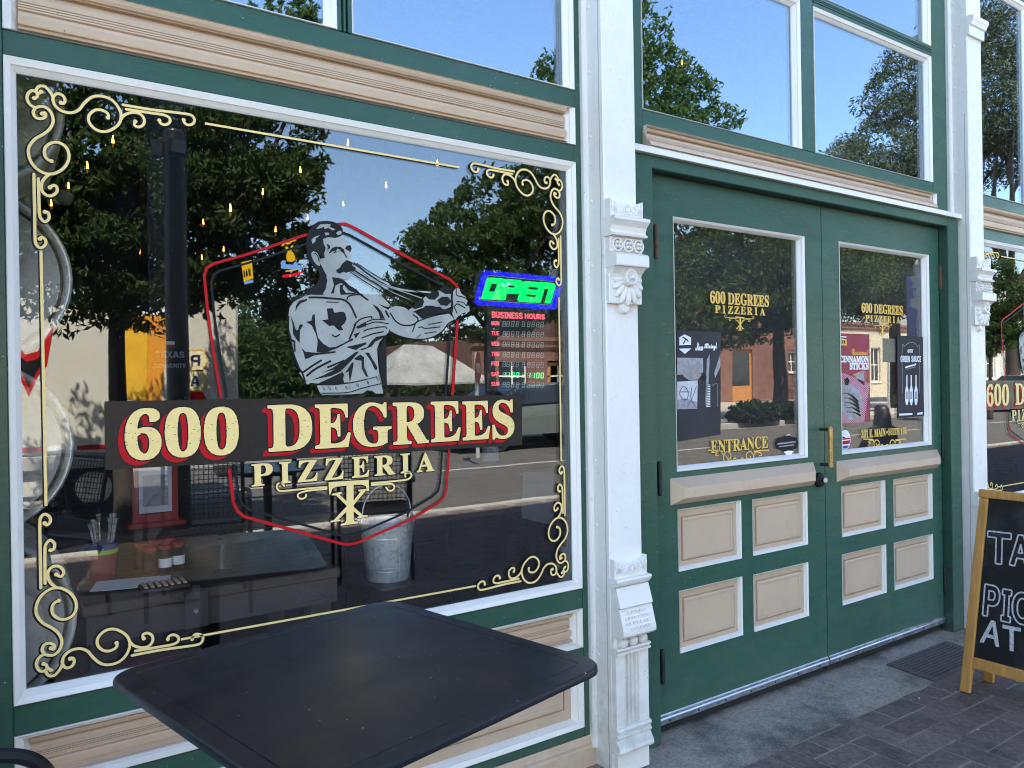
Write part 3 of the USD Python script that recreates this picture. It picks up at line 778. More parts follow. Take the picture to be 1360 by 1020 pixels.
# emblem: a T over an X, with rules and curls either side
q = lambda pts: px_shape(pts, IN)
TX = [q([(436.2, 640.2), (489.6, 637), (490, 652), (488, 652.3), (485.5, 645.5), (480, 643.5), (469.2, 644), (469.5, 690), (470.5, 692.3), (476, 692.6), (475.9, 694.8), (452.4, 698.2), (452.3, 696), (458, 694), (459.5, 691), (460, 645), (447, 646.2), (441, 649), (438.6, 656.5), (436.8, 657)]),
      q([(440.4, 655.6), (453.4, 653), (453.6, 655.2), (450.6, 656.8), (464.8, 670.2), (479, 652.6), (475.6, 652.2), (475.6, 650.4), (489, 648.8), (489.2, 650.8), (485, 652.2), (468.3, 672.2), (482, 684.2), (488, 684), (488.3, 686), (474.6, 688.6), (474.4, 686.5), (477, 685.3), (464.5, 674.8), (449, 690.2), (452, 690), (452.2, 691.8), (439, 693.8), (438.8, 691.8), (443, 690.6), (460.6, 672), (446, 657.8), (440.5, 657.8)])]
C = lambda pts, w=2.3: px_line(pts, w, IN)
FL = [C([(433.5, 646.8), (410, 648.6), (376, 652), (369.5, 650.5), (367.2, 646), (369.5, 642), (374, 641.8), (377.5, 645.5)]), C([(433.5, 649.2), (412, 651.2), (403, 653), (396.5, 655.5), (395.3, 659), (398, 662), (402.5, 662), (406, 659.5), (406, 656.8)]),
      C([(493.4, 641.6), (515, 639.8), (538, 637.2), (543.5, 635.2), (546, 631.8), (545, 628.5), (541, 627.8), (537.8, 629.6), (538, 632.8)]), C([(493.4, 644.2), (510, 643), (519, 642.6), (523, 645), (523, 649), (519.5, 651.6), (515.5, 651), (512.5, 647.5)])]
HEX_A = [(407, 311.5), (340, 334), (322, 339.6), (284, 350), (274.5, 356), (271.2, 366), (276, 415), (283, 465), (293.5, 527)]
HEX_B = [(304.5, 624), (310, 668), (315.5, 679), (324, 686), (455, 722.5), (465, 722.8), (475, 720.5), (545, 690), (582, 668), (590, 660), (593, 648), (596.5, 598)]
HEX_C = [(448, 298), (458, 297.2), (468, 301), (540, 341), (598, 371.5), (606.5, 379.5), (609.5, 384)]
HEX_D = [(607.5, 427), (605, 465), (601, 524)]
hex_red = union_all([px_line(h, 3.6, IN, smooth=False).buffer(.0012).buffer(-.0012) for h in (HEX_A, HEX_B, HEX_C, HEX_D)])
ctr = (440, 520)
inner = lambda h, k=.945, dx=0, dy=0: [(ctr[0] + (x - ctr[0]) * k + dx, ctr[1] + (y - ctr[1]) * k + dy) for x, y in h]
hex_ink = union_all([px_line(inner(h), 3.0, IN, smooth=False) for h in (HEX_A, HEX_B, HEX_C, HEX_D)])


# the strongman of the window logo: (polygons, strokes) in five enlargements of the photograph
def fig():
    A, B, Cc, D, E_ = (370, 285), (490, 325), (370, 380), (370, 440), (490, 390)
    p = lambda o, pts: px_shape(pts, IN, o, 8.5)
    l = lambda o, pts, w: px_line(pts, w / 8.5, IN, o, 8.5)
    grey = [
        p(A, [(480, 275), (560, 255), (640, 265), (725, 235), (760, 290), (792, 350), (775, 385), (805, 430), (828, 490), (800, 515), (760, 540), (710, 590), (690, 640), (740, 650), (800, 680), (825, 712), (790, 738), (700, 722), (640, 710), (700, 770), (740, 790), (760, 860), (890, 880), (880, 900), (700, 915), (520, 912), (500, 890), (530, 840), (545, 760), (535, 700), (545, 690), (500, 610), (470, 555), (470, 500), (512, 490), (512, 440), (528, 380), (505, 330)]),
        p(A, [(370, 430), (395, 413), (430, 428), (455, 470), (470, 530), (465, 582), (430, 568), (395, 522), (372, 470)]),
        p(Cc, [(500, 100), (360, 97), (280, 118), (180, 165), (125, 235), (110, 350), (112, 480), (140, 590), (150, 690), (165, 760), (190, 800), (205, 860), (240, 930), (275, 965), (230, 980), (265, 1020), (300, 1090), (330, 1110), (365, 1092), (450, 1100), (740, 1090), (1085, 1030), (1130, 1000), (1120, 860), (1110, 710), (1140, 630), (1200, 560), (1240, 520), (1255, 450), (1245, 400), (1210, 330), (1255, 210), (1180, 130), (1080, 95), (950, 90), (800, 100), (700, 95)]),
        p(D, [(430, 612), (640, 610), (860, 580), (1060, 530), (1120, 495), (1140, 570), (1160, 600), (1180, 700), (1100, 705), (1060, 675), (1000, 665), (950, 700), (780, 715), (490, 715), (465, 690)]),
        p(E_, [(230, 165), (300, 138), (400, 155), (450, 190), (540, 230), (600, 285), (690, 255), (850, 235), (900, 225), (940, 260), (960, 290), (900, 345), (830, 422), (740, 482), (640, 512), (540, 516), (430, 502), (330, 474), (240, 430), (195, 300), (140, 180)]),
        p(B, [(950, 530), (985, 490), (1020, 500), (1040, 550), (1090, 590), (1112, 640), (1095, 690), (1130, 690), (1135, 755), (1060, 770), (1005, 808), (970, 850), (940, 780), (955, 700), (945, 620)]),
        p(B, [(430, 752), (500, 700), (600, 620), (640, 580), (780, 515), (930, 560), (925, 700), (860, 730), (720, 690), (650, 700), (560, 730), (470, 768)])]
    ink = [
        p(A, [(315, 260), (335, 190), (390, 120), (450, 78), (540, 70), (620, 82), (690, 118), (722, 165), (728, 225), (690, 247), (640, 264), (560, 255), (500, 277), (508, 330), (530, 380), (514, 440), (520, 492), (480, 482), (455, 440), (430, 418), (385, 412), (362, 440), (378, 500), (410, 552), (462, 592), (472, 556), (502, 612), (532, 682), (548, 742), (530, 842), (495, 895), (400, 905), (330, 898), (240, 928), (175, 975), (140, 990), (180, 930), (290, 880), (380, 830), (440, 770), (462, 700), (450, 640), (400, 590), (350, 530), (322, 450), (312, 350)]),
        p(A, [(565, 430), (600, 380), (640, 362), (700, 365), (735, 395), (752, 450), (772, 480), (762, 492), (735, 440), (700, 412), (660, 417), (632, 437), (615, 440), (638, 410), (600, 420), (575, 442)]),
        p(A, [(748, 385), (770, 350), (810, 345), (825, 380), (810, 422), (775, 402)]), p(A, [(538, 328), (577, 350), (582, 375), (546, 407), (555, 370)]),
        p(A, [(648, 630), (670, 613), (690, 600), (720, 550), (770, 513), (832, 540), (872, 600), (860, 642), (800, 642), (770, 657), (740, 640), (690, 667), (653, 652)]),
        p(A, [(600, 708), (680, 715), (740, 745), (800, 798), (880, 848), (920, 888), (1022, 965), (1000, 972), (900, 902), (800, 852), (740, 782), (700, 772), (640, 802), (620, 890), (588, 892), (625, 800), (610, 740)]),
        p(A, [(690, 800), (740, 780), (720, 830), (760, 885), (880, 880), (860, 897), (700, 907), (688, 860)]),
        p(Cc, [(188, 292), (195, 220), (230, 165), (322, 143), (315, 167), (250, 192), (210, 240)]),
        p(Cc, [(308, 405), (370, 390), (380, 330), (407, 313), (412, 430), (442, 580), (502, 650), (570, 692), (640, 687), (740, 640), (830, 588), (842, 610), (770, 642), (660, 702), (600, 722), (540, 747), (428, 747), (440, 620), (420, 540), (370, 440)]),
        p(Cc, [(133, 328), (172, 420), (192, 490), (215, 500), (238, 430), (277, 438), (240, 500), (237, 642), (200, 602), (163, 540), (158, 440)]),
        p(Cc, [(128, 588), (187, 618), (192, 742), (173, 742), (168, 640), (138, 612)]), p(Cc, [(258, 698), (300, 740), (430, 753), (642, 733), (642, 752), (400, 782), (330, 817), (298, 822), (283, 760)]),
        p(Cc, [(488, 977), (600, 930), (740, 838), (870, 743), (907, 738), (820, 842), (700, 962), (600, 1012), (368, 1062), (500, 1008), (640, 940)]), p(Cc, [(536, 912), (742, 828), (732, 852), (558, 927)]),
        p(D, [(448, 587), (600, 518), (720, 458), (737, 490), (727, 540), (742, 582), (600, 602)]), p(Cc, [(758, 688), (880, 660), (992, 633), (987, 657), (900, 702), (870, 722)]),
        p(Cc, [(908, 717), (1000, 688), (1050, 618), (1100, 573), (1202, 553), (1192, 577), (1090, 627), (1050, 682), (950, 722)]),
        p(Cc, [(868, 462), (990, 398), (987, 452), (890, 482)]), p(Cc, [(848, 542), (922, 518), (868, 592)]),
        p(Cc, [(1058, 203), (1120, 238), (1162, 290), (1197, 370), (1145, 367), (1128, 300)]), p(Cc, [(1118, 198), (1200, 228), (1252, 238), (1242, 267), (1180, 237)]),
        p(B, [(488, 712), (520, 658), (602, 598), (622, 640), (600, 702), (520, 727)]), p(B, [(638, 582), (700, 538), (782, 518), (792, 570), (740, 622), (678, 617)]), p(B, [(768, 630), (820, 588), (890, 588), (932, 640), (880, 692), (808, 682)]),
        p(B, [(798, 492), (850, 468), (930, 488), (932, 552), (860, 557), (808, 527)]), p(B, [(538, 772), (640, 688), (702, 688), (722, 708), (800, 698), (842, 738), (940, 718), (932, 762), (800, 772), (700, 802), (620, 832), (558, 802)]),
        px_line([(470, 349), (500, 371.5), (530, 386), (562, 395)], 1.7, IN), px_line([(467, 357), (496, 375), (524, 391), (553, 402.5)], 1.8, IN), px_line([(466, 362), (492, 378.5), (520, 395), (546, 407)], 1.2, IN), px_line([(474, 350), (510, 372), (545, 384), (566, 391)], 1.2, IN),
        p(Cc, [(543, 253), (607, 248), (627, 300), (720, 288), (747, 300), (767, 370), (742, 422), (707, 450), (727, 497), (680, 502), (648, 472), (620, 442), (575, 452), (548, 432), (488, 385), (560, 375)]),
        p(D, [(848, 310), (920, 263), (962, 290), (962, 400), (1012, 512), (985, 512), (938, 420), (933, 332), (870, 322)]), p(D, [(973, 240), (1020, 243), (1062, 320), (1112, 400), (1107, 442), (1083, 432), (1038, 332)]),
        p(D, [(748, 472), (830, 348), (847, 360), (827, 470), (802, 582), (788, 452)]), p(D, [(1128, 250), (1158, 130), (1210, 60), (1217, 300), (1222, 655), (1180, 602), (1150, 480), (1133, 350)])]
    st = [l(Cc, [(345, 128), (450, 128), (600, 140), (720, 152), (785, 190), (822, 240), (850, 300), (872, 352)], 22), l(Cc, [(770, 150), (790, 115), (860, 98), (940, 95)], 16), l(Cc, [(540, 178), (610, 182), (675, 182)], 11),
          l(Cc, [(280, 970), (380, 900), (480, 838)], 22), l(Cc, [(320, 1010), (420, 932), (582, 848)], 24), l(Cc, [(990, 435), (1100, 405), (1240, 425)], 12), l(Cc, [(960, 510), (1000, 490), (1120, 465), (1200, 460), (1220, 480)], 13),
          l(Cc, [(940, 585), (1060, 540), (1180, 515)], 14), l(Cc, [(850, 440), (930, 370), (1040, 345), (1050, 362)], 14), l(Cc, [(1000, 400), (1080, 375), (1200, 380)], 12), l(Cc, [(870, 420), (840, 500), (800, 592)], 20),
          l(E_, [(190, 200), (222, 262)], 22), l(E_, [(240, 220), (300, 310), (380, 355), (480, 355), (540, 320), (550, 280), (500, 240)], 16), l(E_, [(490, 432), (520, 350), (560, 310), (700, 260), (780, 240)], 12),
          l(E_, [(670, 347), (745, 334), (820, 320)], 10), l(E_, [(560, 380), (600, 378), (640, 392), (800, 375)], 12), l(E_, [(630, 450), (755, 430)], 10), l(E_, [(540, 497), (582, 463)], 8),
          l(E_, [(240, 430), (330, 475), (430, 503), (540, 517), (640, 512), (740, 482), (830, 422), (890, 343), (960, 300)], 15), l(B, [(985, 500), (990, 570), (1060, 590), (1100, 612)], 11), l(B, [(970, 690), (1000, 670), (1080, 712)], 13),
          l(B, [(990, 640), (1060, 652), (1100, 690)], 10), l(B, [(940, 500), (930, 600), (940, 722)], 16), l(B, [(960, 700), (992, 772)], 12), l(A, [(395, 445), (420, 442), (445, 480), (455, 530)], 10), l(Cc, [(605, 550), (640, 572), (685, 548)], 16),
          l(D, [(450, 605), (640, 602), (860, 574), (1100, 515)], 9), l(D, [(490, 700), (780, 690), (950, 640), (1150, 592)], 11), l(Cc, [(110, 345), (108, 480), (138, 600), (152, 700), (180, 800), (235, 935), (268, 985), (300, 1080)], 20), l(Cc, [(120, 240), (170, 172), (270, 118)], 12)]
    for a in ((500, 640), (515, 655), (565, 640), (580, 648), (640, 640), (655, 650), (755, 630), (768, 640), (802, 640), (880, 605), (895, 612), (1000, 575), (1012, 585), (1105, 520), (1118, 545)):
        st.append(l(D, [(a[0], a[1] - 14), (a[0] + 4, a[1] + 14)], 6))
    hi = [p(A, [(420, 160), (470, 110), (545, 105), (590, 112), (575, 140), (640, 165), (610, 180), (560, 150), (520, 165), (510, 140), (450, 160)]), p(A, [(370, 285), (400, 255), (470, 230), (420, 270), (415, 305), (380, 332)]),
          p(A, [(513, 205), (560, 203), (572, 225), (530, 237), (527, 220)]), p(A, [(648, 207), (690, 178), (717, 200), (690, 230), (660, 226)]), px_line([(468, 352), (505, 376), (560, 396)], 1.3, IN), px_line([(466, 358), (510, 383), (552, 402)], 1.3, IN),
          px_line([(490, 369.5), (530, 384), (572, 388.5)], 2.2, IN), p(A, [(640, 415), (665, 385), (700, 400), (690, 412)]), px_line([(462, 353), (455, 362)], 1.2, IN), p(A, [(545, 715), (600, 712), (640, 790), (610, 890), (520, 890), (550, 800)])]
    band_top = Polygon([(0, at(400, 525, IN)[1]), (3, at(400, 525, IN)[1]), (3, 3), (0, 3)])
    g = union_all(grey).intersection(band_top); k = union_all(ink + st).difference(union_all(hi[:5] + hi[7:8])).intersection(band_top)
    tex = None
    return union_all([g] + hi).intersection(band_top), k, tex


F_grey, F_ink, F_tex = fig()
BAND = px_shape([(139, 533), (693.5, 524.4), (693.5, 591), (140, 624.5)], IN)


def decals(win, dx):
    def put(name, g, k, m, par=win, label=None):
        if dx: g = affinity.translate(g, dx, 0)
        return obj(name, plate(g, layer(k), .0003), m, par, label=label)
    for fx, fz in ((0, 0), (1, 0), (0, 1), (1, 1)):
        g = mirror(_tl, fx, fz)
        o = put('corner_scroll', g, 0, 'cream')
        put('scroll_outline', affinity.translate(g, -.002, -.001).buffer(.0022, quad_segs=2), 1, 'ink')
    for k, r in enumerate(polys(rules)):
        put('gilt_rule', r, 0, 'cream'); put('rule_outline', affinity.translate(r, -.003, -.0015), 1, 'ink')
    put('sign_band', BAND, 5, 'band_ink')
    for g, worn in bigs:
        put('sign_letter', worn, 0, 'cream')
        put('letter_outline', g.buffer(.0028, quad_segs=2), 1, 'ink')
        sh = union_all([affinity.translate(g, -.0135 * t, -.0105 * t) for t in (.55, .8, 1)]).buffer(.0006).difference(g.buffer(.003, quad_segs=2))
        put('letter_shadow', sh, 2, 'red_ink')
    for g in smalls:
        put('sign_letter', g, 0, 'cream'); put('letter_outline', affinity.translate(g, -.0015, -.001).buffer(.0018, quad_segs=2), 1, 'ink')
    em = union_all(TX + FL)
    put('emblem', union_all(TX), 0, 'cream'); [put('emblem_rule', g_, 0, 'cream') for g_ in polys(union_all(FL))]; put('emblem_outline', em.buffer(.0018, quad_segs=2), 1, 'ink')
    put('figure', F_grey, 2, 'silver_ink'); put('figure_line', F_ink, 1, 'dark_ink')
    put('hexagon', hex_red.difference(BAND), 2.5, 'red_ink'); put('hexagon_shadow', hex_ink.difference(BAND), 3.5, 'dark_ink')


decals(win_left, 0.0)
decals(win_right, 4.20)

# door glass lettering
DIN = GL + .0040


def dput(name, g, m, door_, y=DIN): return obj(name, plate(g, y, .0004), m, door_)


def shop_name(door_, b1, b2, tx):
    g = text_px('600 DEGREES', *b1, DIN, 'serif').buffer(.0012); dput('lettering', g, 'gold_ink', door_); dput('lettering_shadow', affinity.translate(g, .003, -.002).buffer(.001), 'ink', door_, DIN + .0009)
    xs = np.linspace(b2[0], b2[2], 9)
    for c, a, b in zip('PIZZERIA', xs[:-1], xs[1:]):
        w = .28 if c == 'I' else .10
        g = text_px(c, a + (b - a) * w, b2[1], b - (b - a) * w, b2[3], DIN, 'serif').buffer(.0007); zm = at((b2[0] + b2[2]) / 2, b2[3], DIN)[1]
        dput('lettering', affinity.translate(g, 0, zm - g.bounds[1]), 'gold_ink', door_)
    sc = tx[2]; y0 = tx[1]; cx = tx[0]; em = []
    for g in TX + FL:
        c0 = union_all(TX).centroid
        g = affinity.translate(g, -c0.x, -c0.y); g = affinity.scale(g, sc, sc, origin=(0, 0)); x, z = at(cx, y0, DIN); em.append(affinity.translate(g, x, z))
    dput('emblem', union_all(em), 'gold_ink', door_)


shop_name(door_l, (943.5, 389.3, 1021, 405), (949, 407.6, 1017, 417.4), (983, 428.6, .45))
shop_name(door_r, (1144.5, 404.2, 1199, 416.6), (1149, 419.9, 1196, 428.2), (1172, 437.2, .43))


def flourish(cx, cy, w, y):
    c = lambda pts: px_line([(cx + a * w, cy + b * w) for a, b in pts], 1.1, y)
    g = []
    for s in (-1, 1):
        g += [c([(s * .02, .10), (s * .06, .14), (s * .09, .11), (s * .06, .075), (s * .04, .10)]), c([(s * .12, .11), (s * .16, .17), (s * .23, .15), (s * .25, .05), (s * .20, -.03), (s * .14, .0), (s * .13, .07), (s * .18, .10), (s * .20, .05)]),
              c([(s * .25, .03), (s * .29, -.02), (s * .36, -.01), (s * .38, .03), (s * .34, .04)]), c([(s * .26, -.03), (s * .36, -.045), (s * .50, -.05)])]
    return union_all(g)


g = text_px('ENTRANCE', 944, 582, 1020, 598.5, DIN, 'serif').buffer(.0006); dput('lettering', g, 'gold_ink', door_l); dput('lettering_shadow', affinity.translate(g, .003, -.002).buffer(.001), 'ink', door_l, DIN + .0009)
dput('flourish', flourish(981, 602, 80, DIN), 'gold_ink', door_l)
for s, l, r in (('201 E. MAIN', 1144, 1176), ('SUITE 102', 1180, 1204)): dput('lettering', text_px(s, l, 569.5 if l < 1150 else 568, r, 580.5 if l < 1150 else 577, DIN, 'serif').buffer(.0007), 'gold_ink', door_r)
dput('lettering', px_shape([(1176.6, 574), (1178, 572), (1179.4, 574), (1178, 576)], DIN), 'gold_ink', door_r)
dput('flourish', flourish(1175, 586, 56, DIN), 'gold_ink', door_r)

# ------------------------------------------------------------------ posters and stickers on the door panes
PIN = GL + .0030                                                     # on the street face of the door panes


def sheet(name, label, quad, m, y=PIN, group=None):
    """a printed sheet; its corner pixels give its place"""
    p = px_shape(quad, y); x, z = p.centroid.x, p.centroid.y
    t = thing(name, label, 'poster' if name == 'poster' else 'sticker', (x, y, z), group=group)
    t.local = lambda g: affinity.translate(g, -x, -z)
    obj('sheet', plate(affinity.translate(p, -x, -z), .0012, .0006), m, t)

    def add(nm, g, mm, k=0): obj(nm, plate(affinity.translate(g, -x, -z), .0008 - .0003 * k, .0003), mm, t)
    return t, add


P_ = lambda pts: px_shape(pts, PIN)
PL = lambda pts, w=.8: px_line(pts, w, PIN)
_, ad = sheet('poster', 'charcoal hiring poster with a pizza photograph on the left door pane', [(899, 439), (957.5, 441), (957.5, 577), (899, 587)], 'charcoal_paper')
ad('badge', P_([(909.5, 444), (918, 448), (918, 463), (910, 470), (902.5, 464), (902.5, 448)]), 'white_ink')
ad('badge_band', P_([(901.5, 458.5), (919, 458), (919, 462.5), (901.5, 463)]), 'charcoal_paper', 1)
ad('badge_figure', union_all([PL([(907, 448), (911, 450), (914, 453)], 1.6), PL([(908, 456), (911, 450)], 1.6)]), 'charcoal_paper', 1)
for s_, l_, r_ in (('Now', 924, 934), ('Hiring!', 935.5, 952)): ad('lettering', text_px(s_, l_, 455, r_, 465.5, PIN, 'script').buffer(.0008), 'white_ink')
ad('photo', P_([(899.5, 475), (934, 475.5), (934, 495), (899.5, 498)]), 'grey_ink')
ad('pizza', P_([(906, 492), (912, 485), (920, 484), (928, 489), (932, 498), (927, 504), (916, 505), (908, 500)]), 'dough', 1)
ad('stone', P_([(931, 499), (936, 497), (939, 501), (936, 506), (931, 504)]), 'ink', 1)
ad('beam', P_([(939, 478), (943, 470), (941, 512), (937, 540)]), 'grey_ink')
ad('beam', P_([(949, 495), (957, 470), (957, 487), (950, 502)]), 'grey_ink')
ad('drawing', P_([(899.5, 507), (927, 505), (926, 543), (899.5, 543.5)]), 'pale_grey_ink'); ad('drawing_shade', P_([(899.5, 531), (910, 529), (926, 534), (926, 543), (899.5, 543.5)]), 'grey_ink', 1)
for pts in ([(903, 520), (908, 513), (914, 520), (913, 529), (908, 531), (903, 524), (903, 520)], [(903, 520.5), (915, 520.5)], [(919, 515), (918, 530), (925, 541)], [(925, 513), (919, 530), (912, 541)]): ad('drawing_line', PL(pts, .8), 'charcoal_paper', 1)
for k in range(14): ad('small_print', P_([(938.2, 511 + k * 2.2), (943.5, 510.6 + k * 2.2), (943.5, 511.7 + k * 2.2), (938.2, 512.1 + k * 2.2)]), 'white_ink')
ad('rule', PL([(946, 512), (953, 511), (953, 540)], .5), 'grey_ink')
_, ad = sheet('poster', 'crimson poster for cinnamon sticks with a checked cloth on the right door pane', [(1115, 442.5), (1155, 444), (1156, 560), (1116, 563.5)], 'crimson_paper')
ad('badge', P_([(1115.5, 449), (1124.5, 450.5), (1125, 459), (1115.5, 458.5)]), 'yellow_ink')
for a in (1118, 1121): ad('badge_mark', P_([(a, 452), (a + 1.6, 452.2), (a + 1.6, 456.5), (a, 456.3)]), 'ink', 1)
ad('badge_rule', P_([(1115.5, 446), (1124.5, 447), (1124.5, 448.4), (1115.5, 447.4)]), 'white_ink')
ad('lettering', text_px('Caramel', 1131.5, 463.5, 1153.5, 471.5, PIN, 'script').buffer(.0012), 'orange_ink')
ad('lettering', text_px('CINNAMON', 1115.4, 473, 1153.8, 481, PIN, 'serif').buffer(.0016), 'white_ink')
ad('lettering', text_px('STICKS', 1129, 482, 1153.8, 490.5, PIN, 'serif').buffer(.0016), 'white_ink')
ad('picture', P_([(1134, 497), (1148, 494), (1148.5, 512), (1140, 506)]), 'grey_ink'); ad('picture_edge', PL([(1133, 498), (1149, 493.5), (1149.5, 512)], .8), 'orange_ink', 1)
cl = P_([(1117, 494), (1155.3, 509.5), (1148, 561), (1120, 562.5), (1116.2, 556), (1116, 500)]); ad('cloth', cl, 'pink_ink')
chk = []
for a in range(-4, 26):
    for b_ in range(-30, 60):
        cx, cy = 1112 + a * 2.9 + (b_ % 2) * 1.45, 500 + b_ * 1.45
        if 1115 < cx < 1156 and 490 < cy < 563: chk.append(P_([(cx, cy - 1), (cx + .9, cy), (cx, cy + 1), (cx - .9, cy)]))
ad('cloth_check', union_all(chk).intersection(cl), 'crimson_paper', 1)
ad('tray', P_([(1118, 511), (1127, 508), (1138, 515), (1145, 526), (1145, 545), (1137, 556), (1127, 559), (1118, 545)]), 'grey_ink', 2)
for k in range(6): ad('bread_stick', PL([(1119 + k * 1.2, 519 + k * 6.2), (1128 + k * 1.6, 521 + k * 6), (1139 + k * .8, 531 + k * 4.6)], 5.0), 'dough', 3)
ad('sauce_cup', P_([(1121.5, 503), (1126, 501), (1128.5, 506), (1126, 512), (1122, 511)]), 'ink', 3)
_, ad = sheet('poster', 'charcoal green sauce poster with three bottles on the right door pane', [(1192, 445.5), (1229, 447.5), (1229, 552), (1192.5, 556)], 'charcoal_paper')
ad('arch', union_all([PL([(1198.5, 522), (1198.5, 462), (1201.5, 460), (1206, 456), (1211, 454.5), (1216, 456.5), (1219, 461), (1221.5, 463), (1221.5, 522)], .5)]), 'grey_ink')
ad('lettering', text_px('600', 1205.5, 463.5, 1212.5, 468.5, PIN, 'black'), 'white_ink'); ad('lettering', Polygon(Point(at(1213.6, 464.4, PIN)).buffer(.0022, 4)), 'white_ink')
ad('lettering', text_px('GREEN', 1196.3, 472.5, 1208.6, 481, PIN, 'black'), 'white_ink'); ad('lettering', text_px('SAUCE', 1210.6, 472.5, 1223.4, 481, PIN, 'black'), 'white_ink')
ad('rule', PL([(1203, 488), (1209, 486.2), (1216.5, 484)], 1.6), 'white_ink'); ad('rule', PL([(1204.5, 490.5), (1215.5, 487.5)], .5), 'grey_ink')
for cx in (1204.7, 1210.5, 1216.8):
    ad('bottle', P_([(cx - .7, 498), (cx + .7, 498), (cx + .8, 512), (cx + 2.2, 518), (cx + 2.2, 532), (cx + .9, 538), (cx - .9, 538), (cx - 2.2, 532), (cx - 2.2, 518), (cx - .8, 512)]), 'white_ink')
    ad('bottle_label', P_([(cx - 1.2, 520), (cx + 1.2, 520), (cx + 1.2, 530), (cx - 1.2, 530)]), 'grey_ink', 1)
ad('small_print', P_([(1194.5, 549.5), (1212, 548.5), (1212, 551), (1194.5, 552)]), 'white_ink'); ad('small_print', P_([(1218.5, 548.5), (1225.5, 547), (1225.5, 550), (1218.5, 551)]), 'white_ink')
_, ad = sheet('sticker', 'small oval red, white and blue sticker low on the right door pane', [(1123 + 7 * math.cos(a), 584 + 13 * math.sin(a)) for a in np.linspace(0, 2 * math.pi, 25)[:-1]], 'white_ink')
el = Polygon([at(1123 + 6.4 * math.cos(a), 584 + 12.2 * math.sin(a), PIN) for a in np.linspace(0, 2 * math.pi, 25)[:-1]])
ad('red_band', el.intersection(P_([(1115, 583), (1131, 581), (1131, 589), (1115, 591)])), 'red_ink'); ad('blue_band', el.intersection(P_([(1119, 592.5), (1127.5, 591.5), (1126, 596), (1120, 597)])), 'blue_ink'); ad('dark_mark', P_([(1117.5, 580), (1121, 580), (1124, 582), (1118, 581.6)]), 'ink')
ad('lettering', P_([(1118.5, 584.6), (1129, 583), (1129, 584.5), (1118.5, 586)]), 'white_ink', 1)
_, ad = sheet('sticker', 'black bracket shaped notice sticker low on the left door pane', [(1030, 589), (1033, 582), (1040, 580.5), (1046, 577.5), (1052, 580), (1058, 581), (1060.5, 588), (1058.5, 595), (1052, 598), (1046, 601), (1039, 598), (1032, 596)], 'ink')
ad('lettering', P_([(1033, 588.6), (1057, 585.6), (1057, 587.6), (1033, 590.6)]), 'grey_ink'); ad('lettering', P_([(1035, 592.5), (1055, 590), (1055, 591.5), (1035, 594)]), 'grey_ink'); ad('curl', P_([(1041, 600), (1047, 598.5), (1055, 599), (1051, 604), (1046, 605.5)]), 'white_ink'); ad('curl', P_([(1043, 578.6), (1048, 576.6), (1050, 578)]), 'white_ink')
t = thing('notice', 'white paper notice with a black square hung inside the left door', 'notice', (*at(1006, 462, .22)[:1], .22, at(1006, 462, .22)[1]))
c_ = at(1006, 462, .22); sh = px_shape([(1000, 452), (1013, 453.5), (1013, 473), (1000, 472.5)], .22)
obj('sheet', plate(affinity.translate(sh, -c_[0], -c_[1]), .0, .003, ), 'paper', t)
obj('dark_square', plate(affinity.translate(px_shape([(1004.5, 460.5), (1009, 460.8), (1009, 468), (1004.5, 467.8)], .22), -c_[0], -c_[1]), -.0012, .001), 'grey_ink', t)

# ------------------------------------------------------------------ things inside the big window
# lit OPEN sign with the opening hours below it
OY = .075
oc = at(690, 386, OY); to = thing('open_sign', 'lit green and blue OPEN sign hanging inside the big window', 'sign', (oc[0], OY, oc[1]))
lo_ = lambda g: affinity.translate(g, -oc[0], -oc[1]); z9 = lambda pts: px_shape(pts, OY, (630, 350), 10.2)
obj('case', plate(lo_(z9([(40, 120), (95, 92), (150, 95), (1130, 185), (1192, 240), (1195, 300), (1130, 560), (1085, 622), (60, 565), (5, 520), (15, 380)]).buffer(.002)), .006, .025), 'black_plastic', to)
fr = z9([(150, 97), (1130, 187), (1186, 215), (1190, 262), (1130, 500), (1105, 610), (1070, 622), (55, 558), (18, 510), (28, 440), (110, 150)]).buffer(.001); hole = z9([(192, 160), (1110, 248), (1128, 275), (1050, 545), (1030, 560), (110, 500), (85, 480), (170, 190)])
obj('blue_frame', plate(lo_(fr.difference(hole)), .0, .006), 'led_blue', to)
rim = LineString(list(hole.exterior.coords)).buffer(.0009); obj('frame_edge', plate(lo_(rim), -.0012, .001), 'grey_ink', to)
LT = [([(200, 195), (380, 203), (402, 225), (345, 465), (320, 488), (125, 475), (105, 455), (165, 215)], [(232, 268), (322, 276), (285, 385), (195, 376)]),
      ([(425, 212), (625, 228), (645, 250), (608, 390), (585, 408), (440, 400), (415, 490), (340, 492)], [(460, 288), (565, 298), (550, 330), (452, 322)]),
      ([(690, 240), (888, 258), (875, 318), (735, 308), (722, 352), (855, 362), (840, 418), (705, 410), (690, 448), (830, 460), (815, 522), (620, 512), (600, 490), (660, 262)], None),
      ([(900, 252), (1075, 270), (1098, 295), (1030, 535), (968, 530), (1022, 340), (950, 332), (895, 525), (825, 520)], None)]
for o_, h_ in LT:
    g = z9(o_).buffer(-.001).buffer(.002); g = g.difference(z9(h_)) if h_ else g
    obj('letter', plate(lo_(g), -.001, .007), 'led_green', to)
hc = at(690, 462, OY); tb = thing('hours_board', 'dark digital opening hours board with pink day names under the OPEN sign', 'sign', (hc[0], OY, hc[1]))
lh = lambda g: affinity.translate(g, -hc[0], -hc[1]); zh = lambda pts: px_shape(pts, OY, (640, 400), 7.85)
obj('board', plate(lh(zh([(60, 45), (715, 85), (712, 935), (62, 935)])), .004, .012), 'black_plastic', tb)
